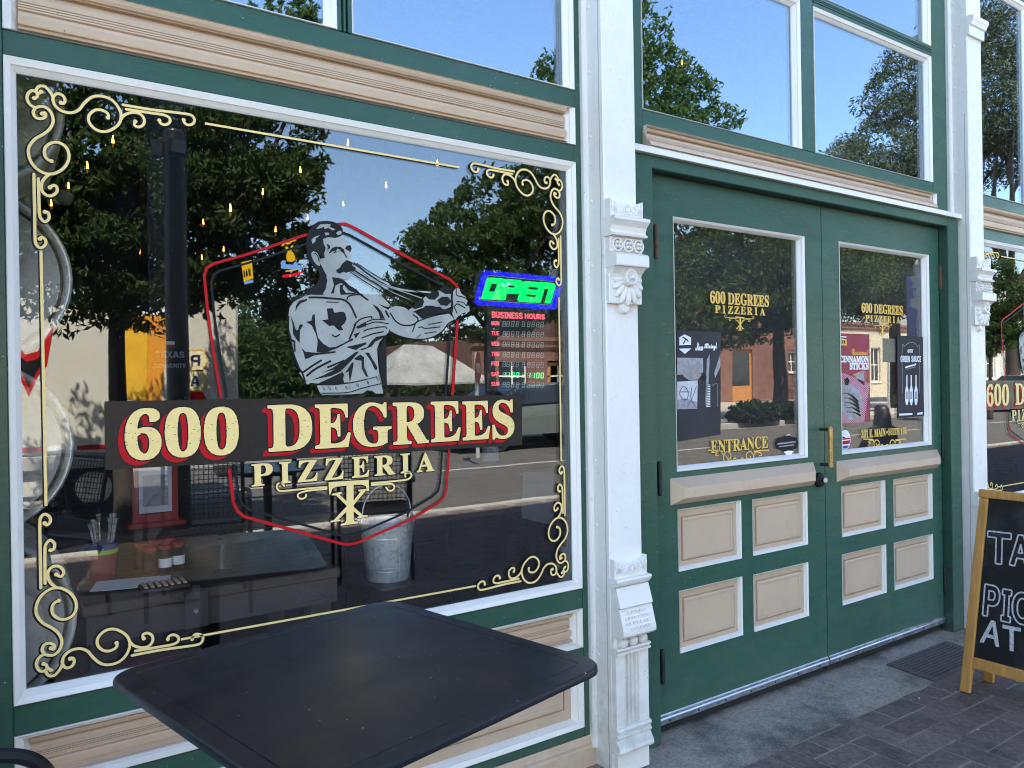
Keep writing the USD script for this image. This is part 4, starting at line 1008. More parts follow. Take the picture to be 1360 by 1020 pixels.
px7 = lambda a, b: (640 + a / 7.85, 400 + b / 7.85)
for w_, l_, r_ in (('BUSINESS', 110, 430), ('HOURS', 452, 662)):
    a_, b_ = px7(l_, 112 + (l_ - 110) * .05), px7(r_, 172 + (r_ - 110) * .028); obj('lettering', plate(lh(text_px(w_, a_[0], a_[1], b_[0], b_[1], OY, 'black')), .002, .0015), 'led_pink', tb)
for k, (d_, yy) in enumerate(zip(('MON', 'TUE', 'WED', 'THU', 'FRI', 'SAT', 'SUN'), (207, 312, 420, 528, 628, 738, 840))):
    a_, b_ = px7(104, yy), px7(185, yy + 45); obj('lettering', plate(lh(text_px(d_, a_[0], a_[1], b_[0], b_[1], OY, 'bold')), .002, .0015), 'led_pink', tb)
    lit = {2: {}, 5: None}.get(k); on = d_ == 'SAT'; want = '11:00-11:00'
    segs, lits = [], []
    SEG = {'1': 'bc', '0': 'abcdef', '8': 'abcdefg', '-': 'g'}
    for j, cx in enumerate((235, 275, 323, 373, 435, 490, 537, 585, 630)):
        y0_ = yy + 4 + (cx - 235) * .02; w2, h2 = 13, 25; sk = 6
        ch = '1100-1100'[j] if on else ''
        pts = {'a': [(-w2 + sk, 0), (w2 + sk, 0)], 'b': [(w2 + sk, 0), (w2 + sk / 2, h2)], 'c': [(w2 + sk / 2, h2), (w2, 2 * h2)], 'd': [(-w2, 2 * h2), (w2, 2 * h2)], 'e': [(-w2 + sk / 2, h2), (-w2, 2 * h2)], 'f': [(-w2 + sk, 0), (-w2 + sk / 2, h2)], 'g': [(-w2 + sk / 2, h2), (w2 + sk / 2, h2)]}
        for s_, pp in pts.items():
            g = LineString([at(*px7(cx + a, y0_ + b), OY) for a, b in pp]); (lits if on and s_ in SEG.get(ch, '') else segs).append(g.buffer(.0016 if on and s_ in SEG.get(ch, '') else .0010, cap_style=2))
    obj('digits', plate(lh(union_all(segs)), .0025, .001), 'silver_ink', tb)
    if lits: obj('lit_digits', plate(lh(union_all(lits)), .0018, .0012), 'seg_green', tb)

# small neon beer sign and a yellow card
NY = .35
nc = at(387, 345, NY); tn = thing('neon_sign', 'small yellow, blue and red neon beer sign left of the window figure', 'neon sign', (nc[0], NY, nc[1]))
ln = lambda g: affinity.translate(g, -nc[0], -nc[1]); zn = lambda pts: px_shape(pts, NY, (370, 285), 8.5); zl = lambda pts, w: px_line(pts, w / 8.5, NY, (370, 285), 8.5)
obj('emblem', plate(ln(union_all([zn([(100, 480), (105, 430), (130, 415), (160, 420), (185, 470), (190, 510), (160, 530), (110, 520)]), zl([(95, 365), (115, 400), (125, 420)], 14), zl([(160, 350), (150, 380), (140, 410)], 12)])), 0, .012), 'neon_yellow', tn)
obj('wing', plate(ln(zl([(50, 345), (85, 312), (120, 325), (150, 300), (195, 285)], 14)), 0, .012), 'neon_yellow', tn)
a_ = (375.5, 346); obj('lettering', plate(ln(text_px('Yuengling', 375, 347, 401.5, 361, NY, 'script', shear=.0).buffer(.0012)), 0, .012), 'neon_blue', tn)
obj('underline', plate(ln(zl([(70, 692), (150, 682), (265, 655)], 30)), 0, .012), 'neon_red', tn); obj('script_shade', plate(ln(zl([(95, 635), (160, 628), (235, 608)], 12)), 0, .012), 'neon_yellow', tn)
hs = tube([(0, 0, .07), (0, .01, 1.9)], .0012, 5); obj('hanging_wire', hs, 'black_metal', tn)
NY2 = .5; nc2 = at(328, 360, NY2); tc = thing('hanging_card', 'orange yellow card with a black squiggle left of the neon sign', 'card', (nc2[0], NY2, nc2[1]))
zc = lambda pts: affinity.translate(px_shape(pts, NY2, (0, 80), 3.4), -nc2[0], -nc2[1])
obj('card', plate(zc([(1090, 912), (1137, 902), (1144, 985), (1102, 1000)]), 0, .003), 'neon_yellow', tc)
obj('squiggle', plate(union_all([zc([(1098, 950), (1104, 950), (1106, 980), (1100, 980)]), zc([(1108, 965), (1114, 940), (1119, 972), (1113, 980)]), zc([(1120, 945), (1128, 938), (1132, 972), (1125, 976)])]), -.002, .0015), 'ink', tc)
obj('card_foot', plate(zc([(1103, 1000), (1143, 990), (1144, 1003), (1105, 1012)]), 0, .003), 'neon_blue', tc)
obj('hanging_wire', tube([(0, .002, .03), (0, .002, 1.8)], .001, 5), 'black_metal', tc)

# four steel kegs lying one on another in the left corner of the window
KR = .205


def keg(label, x, y, z, tilt):
    t = thing('beer_keg', label, 'keg', (x, y, z), group='steel kegs stacked in the window')
    p = [(0, .045), (.05, .043), (.13, .030), (.165, .012), (.178, .004), (.184, .030), (.188, .052), (.196, .058), (.200, .10), (.203, .20), (.208, .215), (.203, .23), (.203, .36), (.208, .375), (.203, .39), (.200, .50), (.188, .54), (.15, .555), (0, .56)]
    b = lathe(p, 48, axis='y'); b.v[0][:, 1] *= -1; obj('body', b, 'steel', t, smooth=35)
    r = lathe([(.186, .012), (.188, -.004), (.193, -.011), (.199, -.012), (.204, -.006), (.205, .006), (.203, .03), (.199, .075), (.194, .075), (.196, .03), (.190, .02)], 48, axis='y'); r.v[0][:, 1] *= -1; obj('rim', r, 'steel', t, smooth=50)
    v = lathe([(0, .030), (.022, .030), (.028, .034), (.030, .044)], 20, axis='y'); v.v[0][:, 1] *= -1; obj('valve', v, 'black_metal', t)
    return t


for k, (lab, pyc, xr) in enumerate((('topmost steel keg of the stack lying in the left corner of the window', 150, 85), ('second steel keg from the top in the window stack', 372, 95), ('third steel keg from the top in the window stack', 590, 97), ('lowest steel keg of the stack at the bottom left of the window', 815, 101))):
    xe, zc_ = at(xr, pyc, .16); keg(lab, xe - .202, .16, zc_ if k == 0 else zc_, 0)


def table(name, label, cat, x0, x1, y0, y1, z, m, apron=.085, leg=.06):
    cx, cy = (x0 + x1) / 2, (y0 + y1) / 2; t = thing(name, label, cat, (cx, cy, 0)); a, b = (x1 - x0) / 2, (y1 - y0) / 2
    obj('tabletop', bx(-a, a, -b, b, z - .03, z, .004), m, t)
    obj('apron', bx(-a + .01, a - .01, -b + .006, -b + .03, z - apron, z - .0305), 'grey_edge', t); obj('apron', bx(-a + .01, a - .01, b - .03, b - .006, z - apron, z - .0305), 'grey_edge', t)
    for sx in (-1, 1):
        for sy in (-1, 1):
            obj('leg', bx(sx * (a - .02) - (leg if sx > 0 else 0), sx * (a - .02) + (0 if sx > 0 else leg), sy * (b - .035) - (leg if sy > 0 else 0), sy * (b - .035) + (0 if sy > 0 else leg), .003, z - .031), m, t)
    return t


tA = table('window_table', 'dark wooden table standing right behind the big window', 'table', .17, .84, .17, .74, .745, 'wood_dark', .10)
post = bx(-.0, .062, -.012, .0, -.10, -.002, .003); post.v[0] += np.array([(.405 - .505), -.285, .745]); obj('corner_bracket', post, 'grey_edge', tA)
kn = lathe([(0, .008), (.005, .008), (.007, .004), (.007, 0)], 12, at=(.432 - .505, -.2975, .692), axis='y'); obj('stud', kn, 'alu', tA)
tBt = table('long_table', 'long dark communal table deeper inside behind the window table', 'table', -.2, 2.4, 1.0, 1.62, .77, 'wood_dark', .10)
table('long_table', 'third dark table far inside the dining room', 'table', .6, 3.4, 2.1, 2.8, .77, 'wood_dark', .10)
bn = thing('low_bench', 'dark low bench under the galvanized bucket', 'bench', (1.33, .52, 0)); obj('seat', bx(-.28, .28, -.17, .17, .56, .598, .004), 'black_metal', bn)
for sx in (-1, 1):
    for sy in (-1, 1): obj('leg', bx(sx * .25 - .02, sx * .25 + .02, sy * .14 - .02, sy * .14 + .02, .003, .559), 'black_metal', bn)
# galvanized bucket
bk = thing('galvanized_bucket', 'shiny galvanized bucket with wire bail behind the lower window', 'bucket', (1.142, .50, .599))
p = [(0, .004), (.068, .004), (.071, .0), (.074, .004), (.076, .035), (.078, .037), (.077, .040), (.0785, .048), (.0805, .050), (.0795, .053), (.089, .150), (.0915, .152), (.090, .156), (.0945, .193), (.097, .197), (.0985, .200), (.0965, .2035), (.094, .200), (.088, .15), (.073, .012), (0, .010)]
obj('pail', lathe(p, 40), 'galv', bk, smooth=40); obj('seam', bx(-.002, .002, -.0965, -.074, .01, .192), 'galv', bk)
for s in (-1, 1): obj('ear', tube([(s * .098 + .012 * math.cos(a), -.0, .205 + .018 * math.sin(a)) for a in np.linspace(0, math.pi, 9)], .004, 6), 'galv', bk)
obj('bail', tube(catmull([(-.096, 0, .206), (-.085, 0, .27), (-.05, 0, .315), (0, 0, .33), (.05, 0, .315), (.085, 0, .27), (.096, 0, .206)]), .0025, 6), 'galv', bk)
# utensil pail with bands and cutlery, six shakers, bottle, menu, napkin tray
up_ = thing('utensil_pail', 'dark red utensil pail with blue and lime bands on the window table', 'pail', (.245, .47, .7455))
obj('pail', lathe([(0, 0), (.034, 0), (.036, .004), (.0385, .07), (.036, .07), (.033, .006), (0, .005)], 28), 'red_plastic', up_, smooth=40)
obj('lime_band', lathe([(.036, .0705), (.042, .071), (.043, .083), (.036, .084)], 28), 'lime_plastic', up_, smooth=40); obj('blue_band', lathe([(.036, .0845), (.041, .085), (.042, .100), (.036, .101)], 28), 'blue_plastic', up_, smooth=40)
for k in range(9):
    a = rng.uniform(0, 6.28); r0 = rng.uniform(.005, .022); q0 = np.array([r0 * math.cos(a), r0 * math.sin(a), .012]); q1 = q0 + np.array([.022 * math.cos(a), .022 * math.sin(a), .125 + rng.uniform(0, .03)])
    obj('cutlery', tube([q0, q1, q1 + (q1 - q0) * .16], [.003, .003, .007], 6), 'alu', up_)
for k, (px_, py_) in enumerate(((168, 757), (181, 752), (195, 748), (176, 767), (195, 762), (213, 758))):
    d = [(.355, .52), (.395, .54), (.437, .56), (.365, .435), (.408, .45), (.447, .47)][k]
    t = thing('shaker', ['back left black shaker jar with a red lid beside the utensil pail', 'middle black shaker jar with a red lid in the back row', 'back right black shaker jar with a red lid', 'front left black shaker jar with a red lid nearest the papers', 'black shaker jar with a red lid and white label in the front row', 'front right black shaker jar with a red lid and white label'][k], 'shaker', (*d, .7455), group='black shaker jars with red lids on the window table')
    obj('jar', lathe([(0, 0), (.017, 0), (.019, .003), (.019, .060), (.017, .064), (0, .064)], 20), 'black_plastic', t, smooth=40); obj('lid', lathe([(0, .079), (.016, .079), (.0195, .076), (.0195, .0645), (0, .0645)], 20), 'red_plastic', t, smooth=40)
    obj('paper_label', lathe([(.0193, .012), (.0194, .012), (.0194, .038), (.0193, .038)], 20), 'white_ink' if k in (4, 5) else 'charcoal_paper', t)
bt = thing('glass_bottle', 'small clear glass bottle with tapered neck on the window table', 'bottle', (.545, .335, .7455))
obj('body', lathe([(0, 0), (.026, 0), (.028, .004), (.027, .018), (.020, .040), (.013, .062), (.011, .075), (.011, .088), (.013, .090), (.013, .094), (0, .094)], 24), 'glass_bulb', bt, smooth=40); obj('cap', lathe([(0, .106), (.013, .106), (.014, .103), (.014, .0945), (0, .0945)], 20), 'black_plastic', bt)
pp = thing('paper_stack', 'loose white paper menus beside the shakers on the window table', 'papers', (.30, .34, .7458), rz=-.25); obj('sheet', bx(-.09, .07, -.05, .06, 0, .002), 'paper', pp); obj('sheet', bx(-.06, .10, -.065, .045, .0025, .004), 'paper', pp)
tr = thing('napkin_tray', 'beige ribbed tray at the front edge of the window table', 'tray', (.365, .235, .7455)); obj('tray', bx(-.055, .065, -.035, .04, 0, .012, .003), 'grey_edge', tr)
for k in range(7): obj('rib', bx(-.048 + k * .016, -.040 + k * .016, -.03, .036, .0125, .016), 'beige', tr)
ms = thing('menu_stand', 'red framed menu stand with a clipped sheet on the long table', 'menu stand', (.49, 1.13, .7705))
obj('base', bx(-.10, .10, -.05, .05, 0, .018, .003), 'red_paint', ms); obj('frame', plate(sbox(-.078, .018, .078, .27).difference(sbox(-.052, .045, .052, .245)), -.012, .02), 'red_paint', ms)
obj('sheet', bx(-.056, .056, -.016, -.0125, .05, .235), 'paper', ms); obj('clip', bx(-.045, .045, -.022, -.0165, .218, .232), 'alu', ms); obj('picture', bx(-.044, .044, -.0172, -.0163, .075, .19), 'grey_ink', ms)
rl = thing('paper_roll', 'white paper towel roll standing on the far table', 'paper roll', (*[at(651, 600, 2.3)[0]], 2.3, .7705)); obj('roll', lathe([(.02, 0), (.055, 0), (.057, .003), (.057, .10), (.055, .103), (.02, .103)], 28), 'paper', rl, smooth=40); obj('core', lathe([(.018, .001), (.0195, .001), (.0195, .104), (.018, .104)], 20), 'cardboard', rl)
ws = thing('paper_sheet', 'pale grey paper sheet hanging at the right of the big window', 'paper', (*[at(708, 665, .9)[0]], .9, at(708, 665, .9)[1])); g = px_shape([(695, 627), (735, 626), (735, 698), (693, 688)], .9)
obj('sheet', plate(affinity.translate(g, -at(708, 665, .9)[0], -at(708, 665, .9)[1]), 0, .002), 'slate_paper', ws)
cx_ = thing('cardboard_box', 'dark crimson cardboard box on the floor at the bottom left of the window', 'box', (.30, .30, .36)); obj('carton', bx(-.13, .13, -.07, .12, 0, .20, .003), 'cardboard', cx_); obj('flap', bx(-.13, .13, -.07, .02, .2005, .2035), 'cardboard', cx_)
cs_ = thing('storage_crate', 'dark crate under the crimson cardboard box', 'crate', (.32, .34, .002)); obj('crate', bx(-.2, .2, -.15, .2, 0, .357, .004), 'black_plastic', cs_); obj('rim', bx(-.205, .205, -.155, -.150, .30, .357), 'black_plastic', cs_)

# hanging filament bulbs
BL = [(150, 186, 2.6), (116, 220, 3.2), (91, 247, 3.8), (68, 270, 3.4), (306, 277, 2.2), (238, 309, 3.0), (210, 323, 3.6), (187, 334, 4.2), (349, 255, 3.4), (270, 295, 4.4), (366, 305, 3.6), (297, 331, 4.4), (268, 342, 5.2), (399, 226, 3.2),
      (462, 190, 2.6), (581, 217, 2.8), (513, 246, 3.4), (456, 271, 4.2), (408.5, 289, 4.4), (906, 84, 3.0)]
WHERE = ['highest of the lit filament bulbs near the upper left scroll', 'lit filament bulb second from the upper left', 'lit filament bulb just above the frosted globe', 'lit filament bulb left of the frosted globe', 'large clear filament bulb right of the black post', 'lit filament bulb in front of the black post', 'lit filament bulb just left of the black post', 'farther lit filament bulb left of the black post',
         'lit filament bulb below the long upper rule among leaves', 'small lit filament bulb above the left hexagon corner', 'lit filament bulb above the yellow card', 'lit filament bulb above the left hexagon line', 'dim far filament bulb beside the left hexagon line', 'lit filament bulb above the neon sign', 'lit filament bulb on the long gold rule', 'rightmost filament bulb on the long gold rule', 'lit filament bulb in the blue between the trees', 'lit filament bulb above the hair of the figure', 'lit filament bulb beside the head of the figure', 'lit filament bulb in the transom over the double door']


def bulb(label, x, y, z, zc=4.29):
    t = thing('filament_bulb', label, 'light bulb', (x, y, z), group='hanging filament bulbs')
    obj('glass', lathe([(.013, .05), (.016, .035), (.024, .010), (.030, -.015), (.031, -.032), (.026, -.050), (.014, -.062), (0, -.066)], 20), 'glass_bulb', t, smooth=True)
    obj('socket', lathe([(0, .095), (.012, .094), (.016, .088), (.016, .055), (.013, .05)], 16), 'black_metal', t)
    b = MB()
    for k in range(6):
        a = k * math.pi / 3; tube([(.002 * math.cos(a), .002 * math.sin(a), .015), (.006 * math.cos(a), .006 * math.sin(a), -.026)],   .0015, 5, b)
    obj('filament', b, 'filament', t); obj('cord', tube([(0, 0, .094), (0, 0, zc - z)], .003, 5), 'black_metal', t)


for (px_, py_, y), lab in zip(BL, WHERE):
    x, z = at(px_, py_, y); bulb(lab, x, y, z + .01)
for (px_, py_, y, lab) in ((85, 262, 3.0, 'unlit frosted globe bulb left in the big window'), (1006.5, 345, 2.0, 'unlit frosted globe bulb in the left door pane'), (1040.7, 388.7, 2.4, 'smaller unlit frosted globe bulb right in the left door pane')):
    x, z = at(px_, py_, y); t = thing('globe_bulb', lab, 'light bulb', (x, y, z), group='hanging frosted globe bulbs')
    m = trimesh.creation.icosphere(3, .046); obj('globe', m, 'lamp_white', t, smooth=True); obj('socket', lathe([(0, .085), (.016, .084), (.018, .04), (0, .04)], 16), 'black_metal', t); obj('cord', tube([(0, 0, .084), (0, 0, 4.29 - z)], .003, 5), 'black_metal', t)
# interior pillar with a small framed sign
pl_ = thing('inner_pillar', 'black square pillar inside the dining room', 'pillar', (.66, 1.85, .0)); obj('shaft', bx(-.09, .09, -.09, .09, .003, 4.28, .006), 'black_metal', pl_)
sg = thing('wall_sign', 'small dark sign with faint white TEXAS lettering on the inner pillar', 'sign', (.66, 1.755, 1.42)); obj('panel', bx(-.08, .08, -.004, .003, -.10, .10), 'black_plastic', sg)
obj('lettering', plate(text_at('TEXAS', -.06, .0, .06, .03), -.006, .0015), 'grey_ink', sg); obj('lettering', plate(text_at('COMMUNITY', -.065, -.045, .065, -.025), -.006, .0015), 'grey_ink', sg)
obj('flag_red', bx(-.02, .02, -.006, -.0045, .045, .060), 'red_ink', sg); obj('flag_white', bx(-.02, .02, -.006, -.0045, .0605, .075), 'white_ink', sg)

# ------------------------------------------------------------------ on the pavement before the shop
GZ = -.010
bt_ = thing('bistro_table', 'black square metal cafe table with rounded corners in front of the window', 'table', (.573, -.602, 0), rz=.2203)
TZ = .735


def rsq(a, b, r): return sbox(-a + r, -b + r, a - r, b - r).buffer(r, quad_segs=8)


HA, HB = .341, .347
top = MB(); rings = [(.0, -.013), (.0, -.006), (.0015, -.002), (.005, .0), (.038, .0), (.0385, -.0012), (.0405, -.0012), (.041, .0)]
base = np.array(rsq(HA, HB, .062).exterior.coords)[:-1]; n = len(base); V, F = [], []
for d, z in rings:
    q_ = np.array(rsq(HA - d, HB - d, max(.058 - d, .012)).exterior.coords)[:-1]
    V += [(x, y, TZ + z) for x, y in q_]
for s in range(len(rings) - 1):
    for k in range(n): F.append((s * n + k, s * n + (k + 1) % n, (s + 1) * n + (k + 1) % n, (s + 1) * n + k))
top.add(V, F); e = [tuple(v) for v in V[-n:]]; c0 = (0, 0, TZ); top.add([c0] + e, [(0, 1 + k, 1 + (k + 1) % n) for k in range(n)]); b0 = [tuple(v) for v in V[:n]]; top.add([(0, 0, TZ - .013)] + b0, [(0, 1 + (k + 1) % n, 1 + k) for k in range(n)])
obj('tabletop', top, 'table_black', bt_, smooth=25)
obj('underframe', slab(rsq(.16, .16, .03), TZ - .05, .0275), 'black_metal', bt_)
obj('pedestal', lathe([(0, GZ + .030), (.040, GZ + .030), (.036, GZ + .06), (.030, GZ + .10), (.030, TZ - .09), (.045, TZ - .0505), (0, TZ - .0505)], 20), 'black_metal', bt_, smooth=35)
for k in range(4):
    a = math.pi / 4 + k * math.pi / 2; obj('base_arm', tube([(.02 * math.cos(a), .02 * math.sin(a), GZ + .05), (.14 * math.cos(a), .14 * math.sin(a), GZ + .036), (.29 * math.cos(a), .29 * math.sin(a), GZ + .022)], [.026, .020, .016], 10), 'black_metal', bt_)
    obj('foot', lathe([(0, 0), (.02, 0), (.021, .004), (.018, .010), (0, .010)], 12, at=(.28 * math.cos(a), .28 * math.sin(a), GZ + .0005)), 'black_plastic', bt_)


def chair(label, loc, rz, group=None):
    """black metal cafe armchair with a mesh back; it faces +y"""
    t = thing('cafe_chair', label, 'chair', loc, rz, group); g = GZ
    for sx in (-1, 1):
        obj('arm_frame', tube(catmull([(sx * .27, .24, g + .004), (sx * .272, .245, .35), (sx * .272, .245, .52), (sx * .272, .225, .60), (sx * .272, .16, .64), (sx * .272, .02, .652), (sx * .268, -.14, .648), (sx * .255, -.25, .64)], 7), .0135, 8), 'black_metal', t)
        obj('back_post', tube(catmull([(sx * .235, -.30, g + .004), (sx * .235, -.235, .40), (sx * .235, -.25, .62), (sx * .23, -.31, .88)], 6), .0125, 8), 'black_metal', t)
    sm = MB()
    for k in range(17): tube([(-.235 + k * .0294, -.225, .43), (-.235 + k * .0294, .0, .425), (-.235 + k * .0294, .225, .435)], .0028, 4, sm)
    for k in range(16): tube([(-.235, -.225 + k * .03, .428), (.235, -.225 + k * .03, .428)], .0028, 4, sm)
    obj('seat', sm, 'black_metal', t); bk_ = MB()
    for k in range(17): tube([(-.228 + k * .0285, -.238, .47), (-.228 + k * .0285, -.252, .64), (-.225 + k * .0281, -.308, .87)], .0026, 4, bk_)
    for k in range(14): q_ = k / 13; tube([(-.23, -.238 - .07 * q_ ** 1.5, .47 + .4 * q_), (.23, -.238 - .07 * q_ ** 1.5, .47 + .4 * q_)], .0026, 4, bk_)
    obj('backrest', bk_, 'black_metal', t); obj('top_rail', tube(catmull([(-.23, -.31, .88), (-.15, -.318, .895), (.15, -.318, .895), (.23, -.31, .88)], 5), .012, 8), 'black_metal', t)
    obj('seat_frame', tube([(-.24, -.23, .43), (-.24, .23, .435), (.24, .23, .435), (.24, -.23, .43), (-.24, -.23, .43)], .010, 6), 'black_metal', t)
    return t


ch0 = chair('black metal cafe chair whose curved arm shows at the lower left', (-.135, -.66, 0), math.radians(-84))

# folding blackboard with oak frame, seen end on at the right
ab = thing('chalkboard_sign', 'oak framed A-shaped chalkboard with hand lettered white words at the right', 'sign board', (3.275, -.405, GZ))
AW, AH, LEAN = .62, .795, .085                                        # width towards the street, height, lean of the front frame


def on_board(u, h, d=0.0):
    """u metres along the board from its near end, h up along it, d out of its face (towards -x)"""
    k = LEAN / AH; c = 1 / math.hypot(1, k)
    return np.array([h * k * c - d * c, -u - .05 * h / AH * (1 - 2 * u / AW), h * c + d * k * c])


def bar(u0, u1, h0, h1, d0, d1, nm, m, c=.004, par=None):
    b = bx(u0, u1, d0, d1, h0, h1, c); b.v[0] = np.array([on_board(a, q_, d) for a, d, q_ in b.v[0]]); return obj(nm, b, m, par or ab)


bar(0, .040, .001, AH, 0, .022, 'stile', 'oak'); bar(AW - .040, AW, .001, AH, 0, .022, 'stile', 'oak')
bar(-.004, AW + .004, AH + .0005, AH + .034, -.004, .026, 'top_rail', 'oak'); bar(.0405, AW - .0405, .105, .150, .001, .021, 'bottom_rail', 'oak')
bd = bar(.0405, AW - .0405, .1505, AH, .006, .012, 'board', 'board_black', 0)
back = MB()
for u0, u1, h0, h1 in ((0, .04, 0, AH), (AW - .04, AW, 0, AH), (.0405, AW - .0405, .105, .15), (.0405, AW - .0405, AH - .04, AH)):
    b = bx(u0, u1, -.02, 0, h0, h1, .003); v = np.array([on_board(a, q_, d) for a, d, q_ in b.v[0]]); v[:, 0] = 2 * (LEAN + .014) - v[:, 0]
    obj('rear_frame', MB().add(v, b.f[0]), 'oak', ab)
b = bx(.0405, AW - .0405, -.012, -.008, .1505, AH - .0405); v = np.array([on_board(a, q_, d) for a, d, q_ in b.v[0]]); v[:, 0] = 2 * (LEAN + .014) - v[:, 0]; obj('rear_board', MB().add(v, b.f[0]), 'board_black', ab)


def chalk(g, d0=.0122):
    b = MB()
    for q_ in polys(g):
        m = trimesh.creation.extrude_polygon(q_, .0008, engine='earcut'); v = np.array(m.vertices); b.add([on_board(a, h_, d0 + k) for a, h_, k in v], m.faces)
    obj('chalk_letter', b, 'chalk', ab)


def outline(g, w=.0062): return g.buffer(w * .5).difference(g.buffer(-w * .5))


hr_ = np.random.default_rng(3)
for s_, u0, u1, h0, h1, hollow in (('T', .058, .150, .545, .660, 1), ('A', .155, .232, .545, .660, 1), ('K', .245, .325, .545, .660, 1), ('P', .063, .118, .330, .445, 1), ('I', .135, .163, .322, .440, 1), ('C', .178, .245, .322, .440, 1), ('K', .258, .330, .322, .440, 1),
                                 ('A', .060, .133, .215, .310, 0), ('T', .145, .213, .212, .305, 0), ('T', .270, .345, .212, .305, 0)):
    if hollow: chalk(affinity.rotate(outline(text_at(s_, u0, h0 + hr_.uniform(-.004, .004), u1, h1, 'medium', shear=hr_.uniform(-.05, .05)).buffer(.004)), hr_.uniform(-2.5, 2.5)))
    else: chalk(affinity.rotate(text_at(s_, u0, h0, u1, h1, 'medium', shear=hr_.uniform(-.06, .06)).buffer(.0012).simplify(.0008), hr_.uniform(-3, 3)))
for u in (.1, AW - .1): obj('hinge', bx(LEAN + .004, LEAN + .026, -u - .02, -u + .02, AH + .001, AH + .0345, .002), 'hinge_dark', ab) if False else None

# drain grate before the right door leaf
gr = thing('drain_grate', 'brown slotted floor grate set at the foot of the right door leaf', 'grate', (3.53, -.186, .0))
zs = lambda y: -.012 + .016 * (y + .295) / .355
fr_ = sbox(-.255, -.112, .255, .100)
slots = [sbox(-.215, -.088 + k * .0185, .215, -.0775 + k * .0185) for k in range(10)]
g = fr_
for s_ in slots: g = g.difference(s_)
b = slab(g, .0, .006)
for q_ in b.v: q_[:, 2] += -.012 + .016 * (q_[:, 1] - .186 + .295) / .355 + .0012
obj('grate', b, 'mat_brown', gr); b = slab(sbox(-.25, -.108, .25, .096), 0, .0008)
for q_ in b.v: q_[:, 2] += -.012 + .016 * (q_[:, 1] - .186 + .295) / .355 + .0004
obj('pit', b, 'black_gap', gr)
for k, (x, y) in enumerate(((2.95, -.62), (3.05, -.35), (3.4, -.75), (3.0, -1.0), (3.55, -.5), (2.5, -.7))):
    t = thing('leaf_litter', ['pale curled scrap lying on the dark pavers nearest the grate', 'pale scrap on the edge of the concrete apron', 'pale leaf scrap on the pavers in front of the chalkboard', 'pale leaf scrap on the pavers far from the door', 'pale leaf scrap beside the chalkboard foot', 'pale leaf scrap on the near pavers'][k], 'leaf', (x, y, -.0085)); a = rng.uniform(0, 6)
    obj('leaf', MB().add([(.012 * math.cos(a), .012 * math.sin(a), .001), (.005 * math.cos(a + 1.7), .005 * math.sin(a + 1.7), .004), (-.012 * math.cos(a), -.012 * math.sin(a), .001), (.005 * math.cos(a - 1.7), .005 * math.sin(a - 1.7), .002)], [(0, 1, 2, 3)]), 'stucco', t)

# ------------------------------------------------------------------ across the street: what the panes mirror


def crown(c, rad, n, leaf, seed, gap=.50, lob=6, shell=.55):
    """leaf clumps through an ellipsoid of uneven outline; every leaf a small bent diamond"""
    r = np.random.default_rng(seed); out = []
    import meshkit
    k = 0
    while k < n:
        d = r.normal(size=(4 * n, 3)); d /= np.linalg.norm(d, axis=1, keepdims=True)
        rr = r.uniform(0, 1, (4 * n, 1)) ** (1 / 3) * (1 - shell * 0) ; rr = np.maximum(rr, r.uniform(.3, 1, (4 * n, 1)))
        lump = .72 + .5 * meshkit.noise(d * lob * .5 + seed, seed)[:, None]
        p = d * rr * lump
        keep = meshkit.fbm(p * lob * .55 + seed * 3, 3, seed) > gap
        p = p[keep][: n - k]; out.append(p); k += len(p)
    p = np.vstack(out) * rad + np.asarray(c)
    m = len(p); a = r.normal(size=(m, 3)); a[:, 2] -= .35; a /= np.linalg.norm(a, axis=1, keepdims=True); b = np.cross(a, r.normal(size=(m, 3))); b /= np.linalg.norm(b, axis=1, keepdims=True); nn = np.cross(a, b)
    s = leaf * r.uniform(.6, 1.3, (m, 1))
    V = np.stack([p - a * s, p + b * s * .36 + nn * s * .12, p + a * s, p - b * s * .36 + nn * s * .12], 1).reshape(-1, 3)
    i = np.arange(m)[:, None] * 4
    return V, np.vstack([i + [0, 1, 2], i + [0, 2, 3]])


def tree(name, label, base, r0, top, blobs, n, leaf, lm, seed, cat='tree', limbs=9, lean=(0, 0), gap=.50, low=.72):
    """blobs: (centre, radii) of the crown's masses"""
    r = np.random.default_rng(seed); base = np.asarray(base, float); t = thing(name, label, cat, base)
    h = top - base[2]; mid = np.array([lean[0] * .5, lean[1] * .5, h * .55]); tp = np.array([lean[0], lean[1], h])
    obj('trunk', tube(catmull([(0, 0, -.02), (r0 * .3, 0, h * .25), mid, tp], 6), np.linspace(r0, r0 * .62, 19), 10), 'bark', t, smooth=True)
    for k in range(limbs):
        c, ra = blobs[k % len(blobs)]; e = np.asarray(c) - base + r.uniform(-.6, .6, 3) * np.asarray(ra); s0 = tp * r.uniform(low, 1.0)
        m_ = (s0 + e) / 2 + r.normal(size=3) * .12 * np.linalg.norm(e - s0) * [1, 1, .4]
        obj('limb', tube(catmull([s0, m_, e], 5), np.linspace(r0 * .42, r0 * .08, 11), 7), 'bark', t, smooth=True)
    mb = MB(); tot = sum(np.prod(ra) ** .67 for c, ra in blobs)
    for k, (c, ra) in enumerate(blobs):
        V, F = crown(np.asarray(c) - base, np.asarray(ra), int(n * np.prod(ra) ** .67 / tot), leaf, seed + k, gap=gap); mb.add(V, F)
    obj('crown', mb, lm, t)
    return t


R_ = refl


def blob(px_, py_, L_, rx, ry, rz_): return (R_(px_, py_, L_), (rx, ry, rz_))


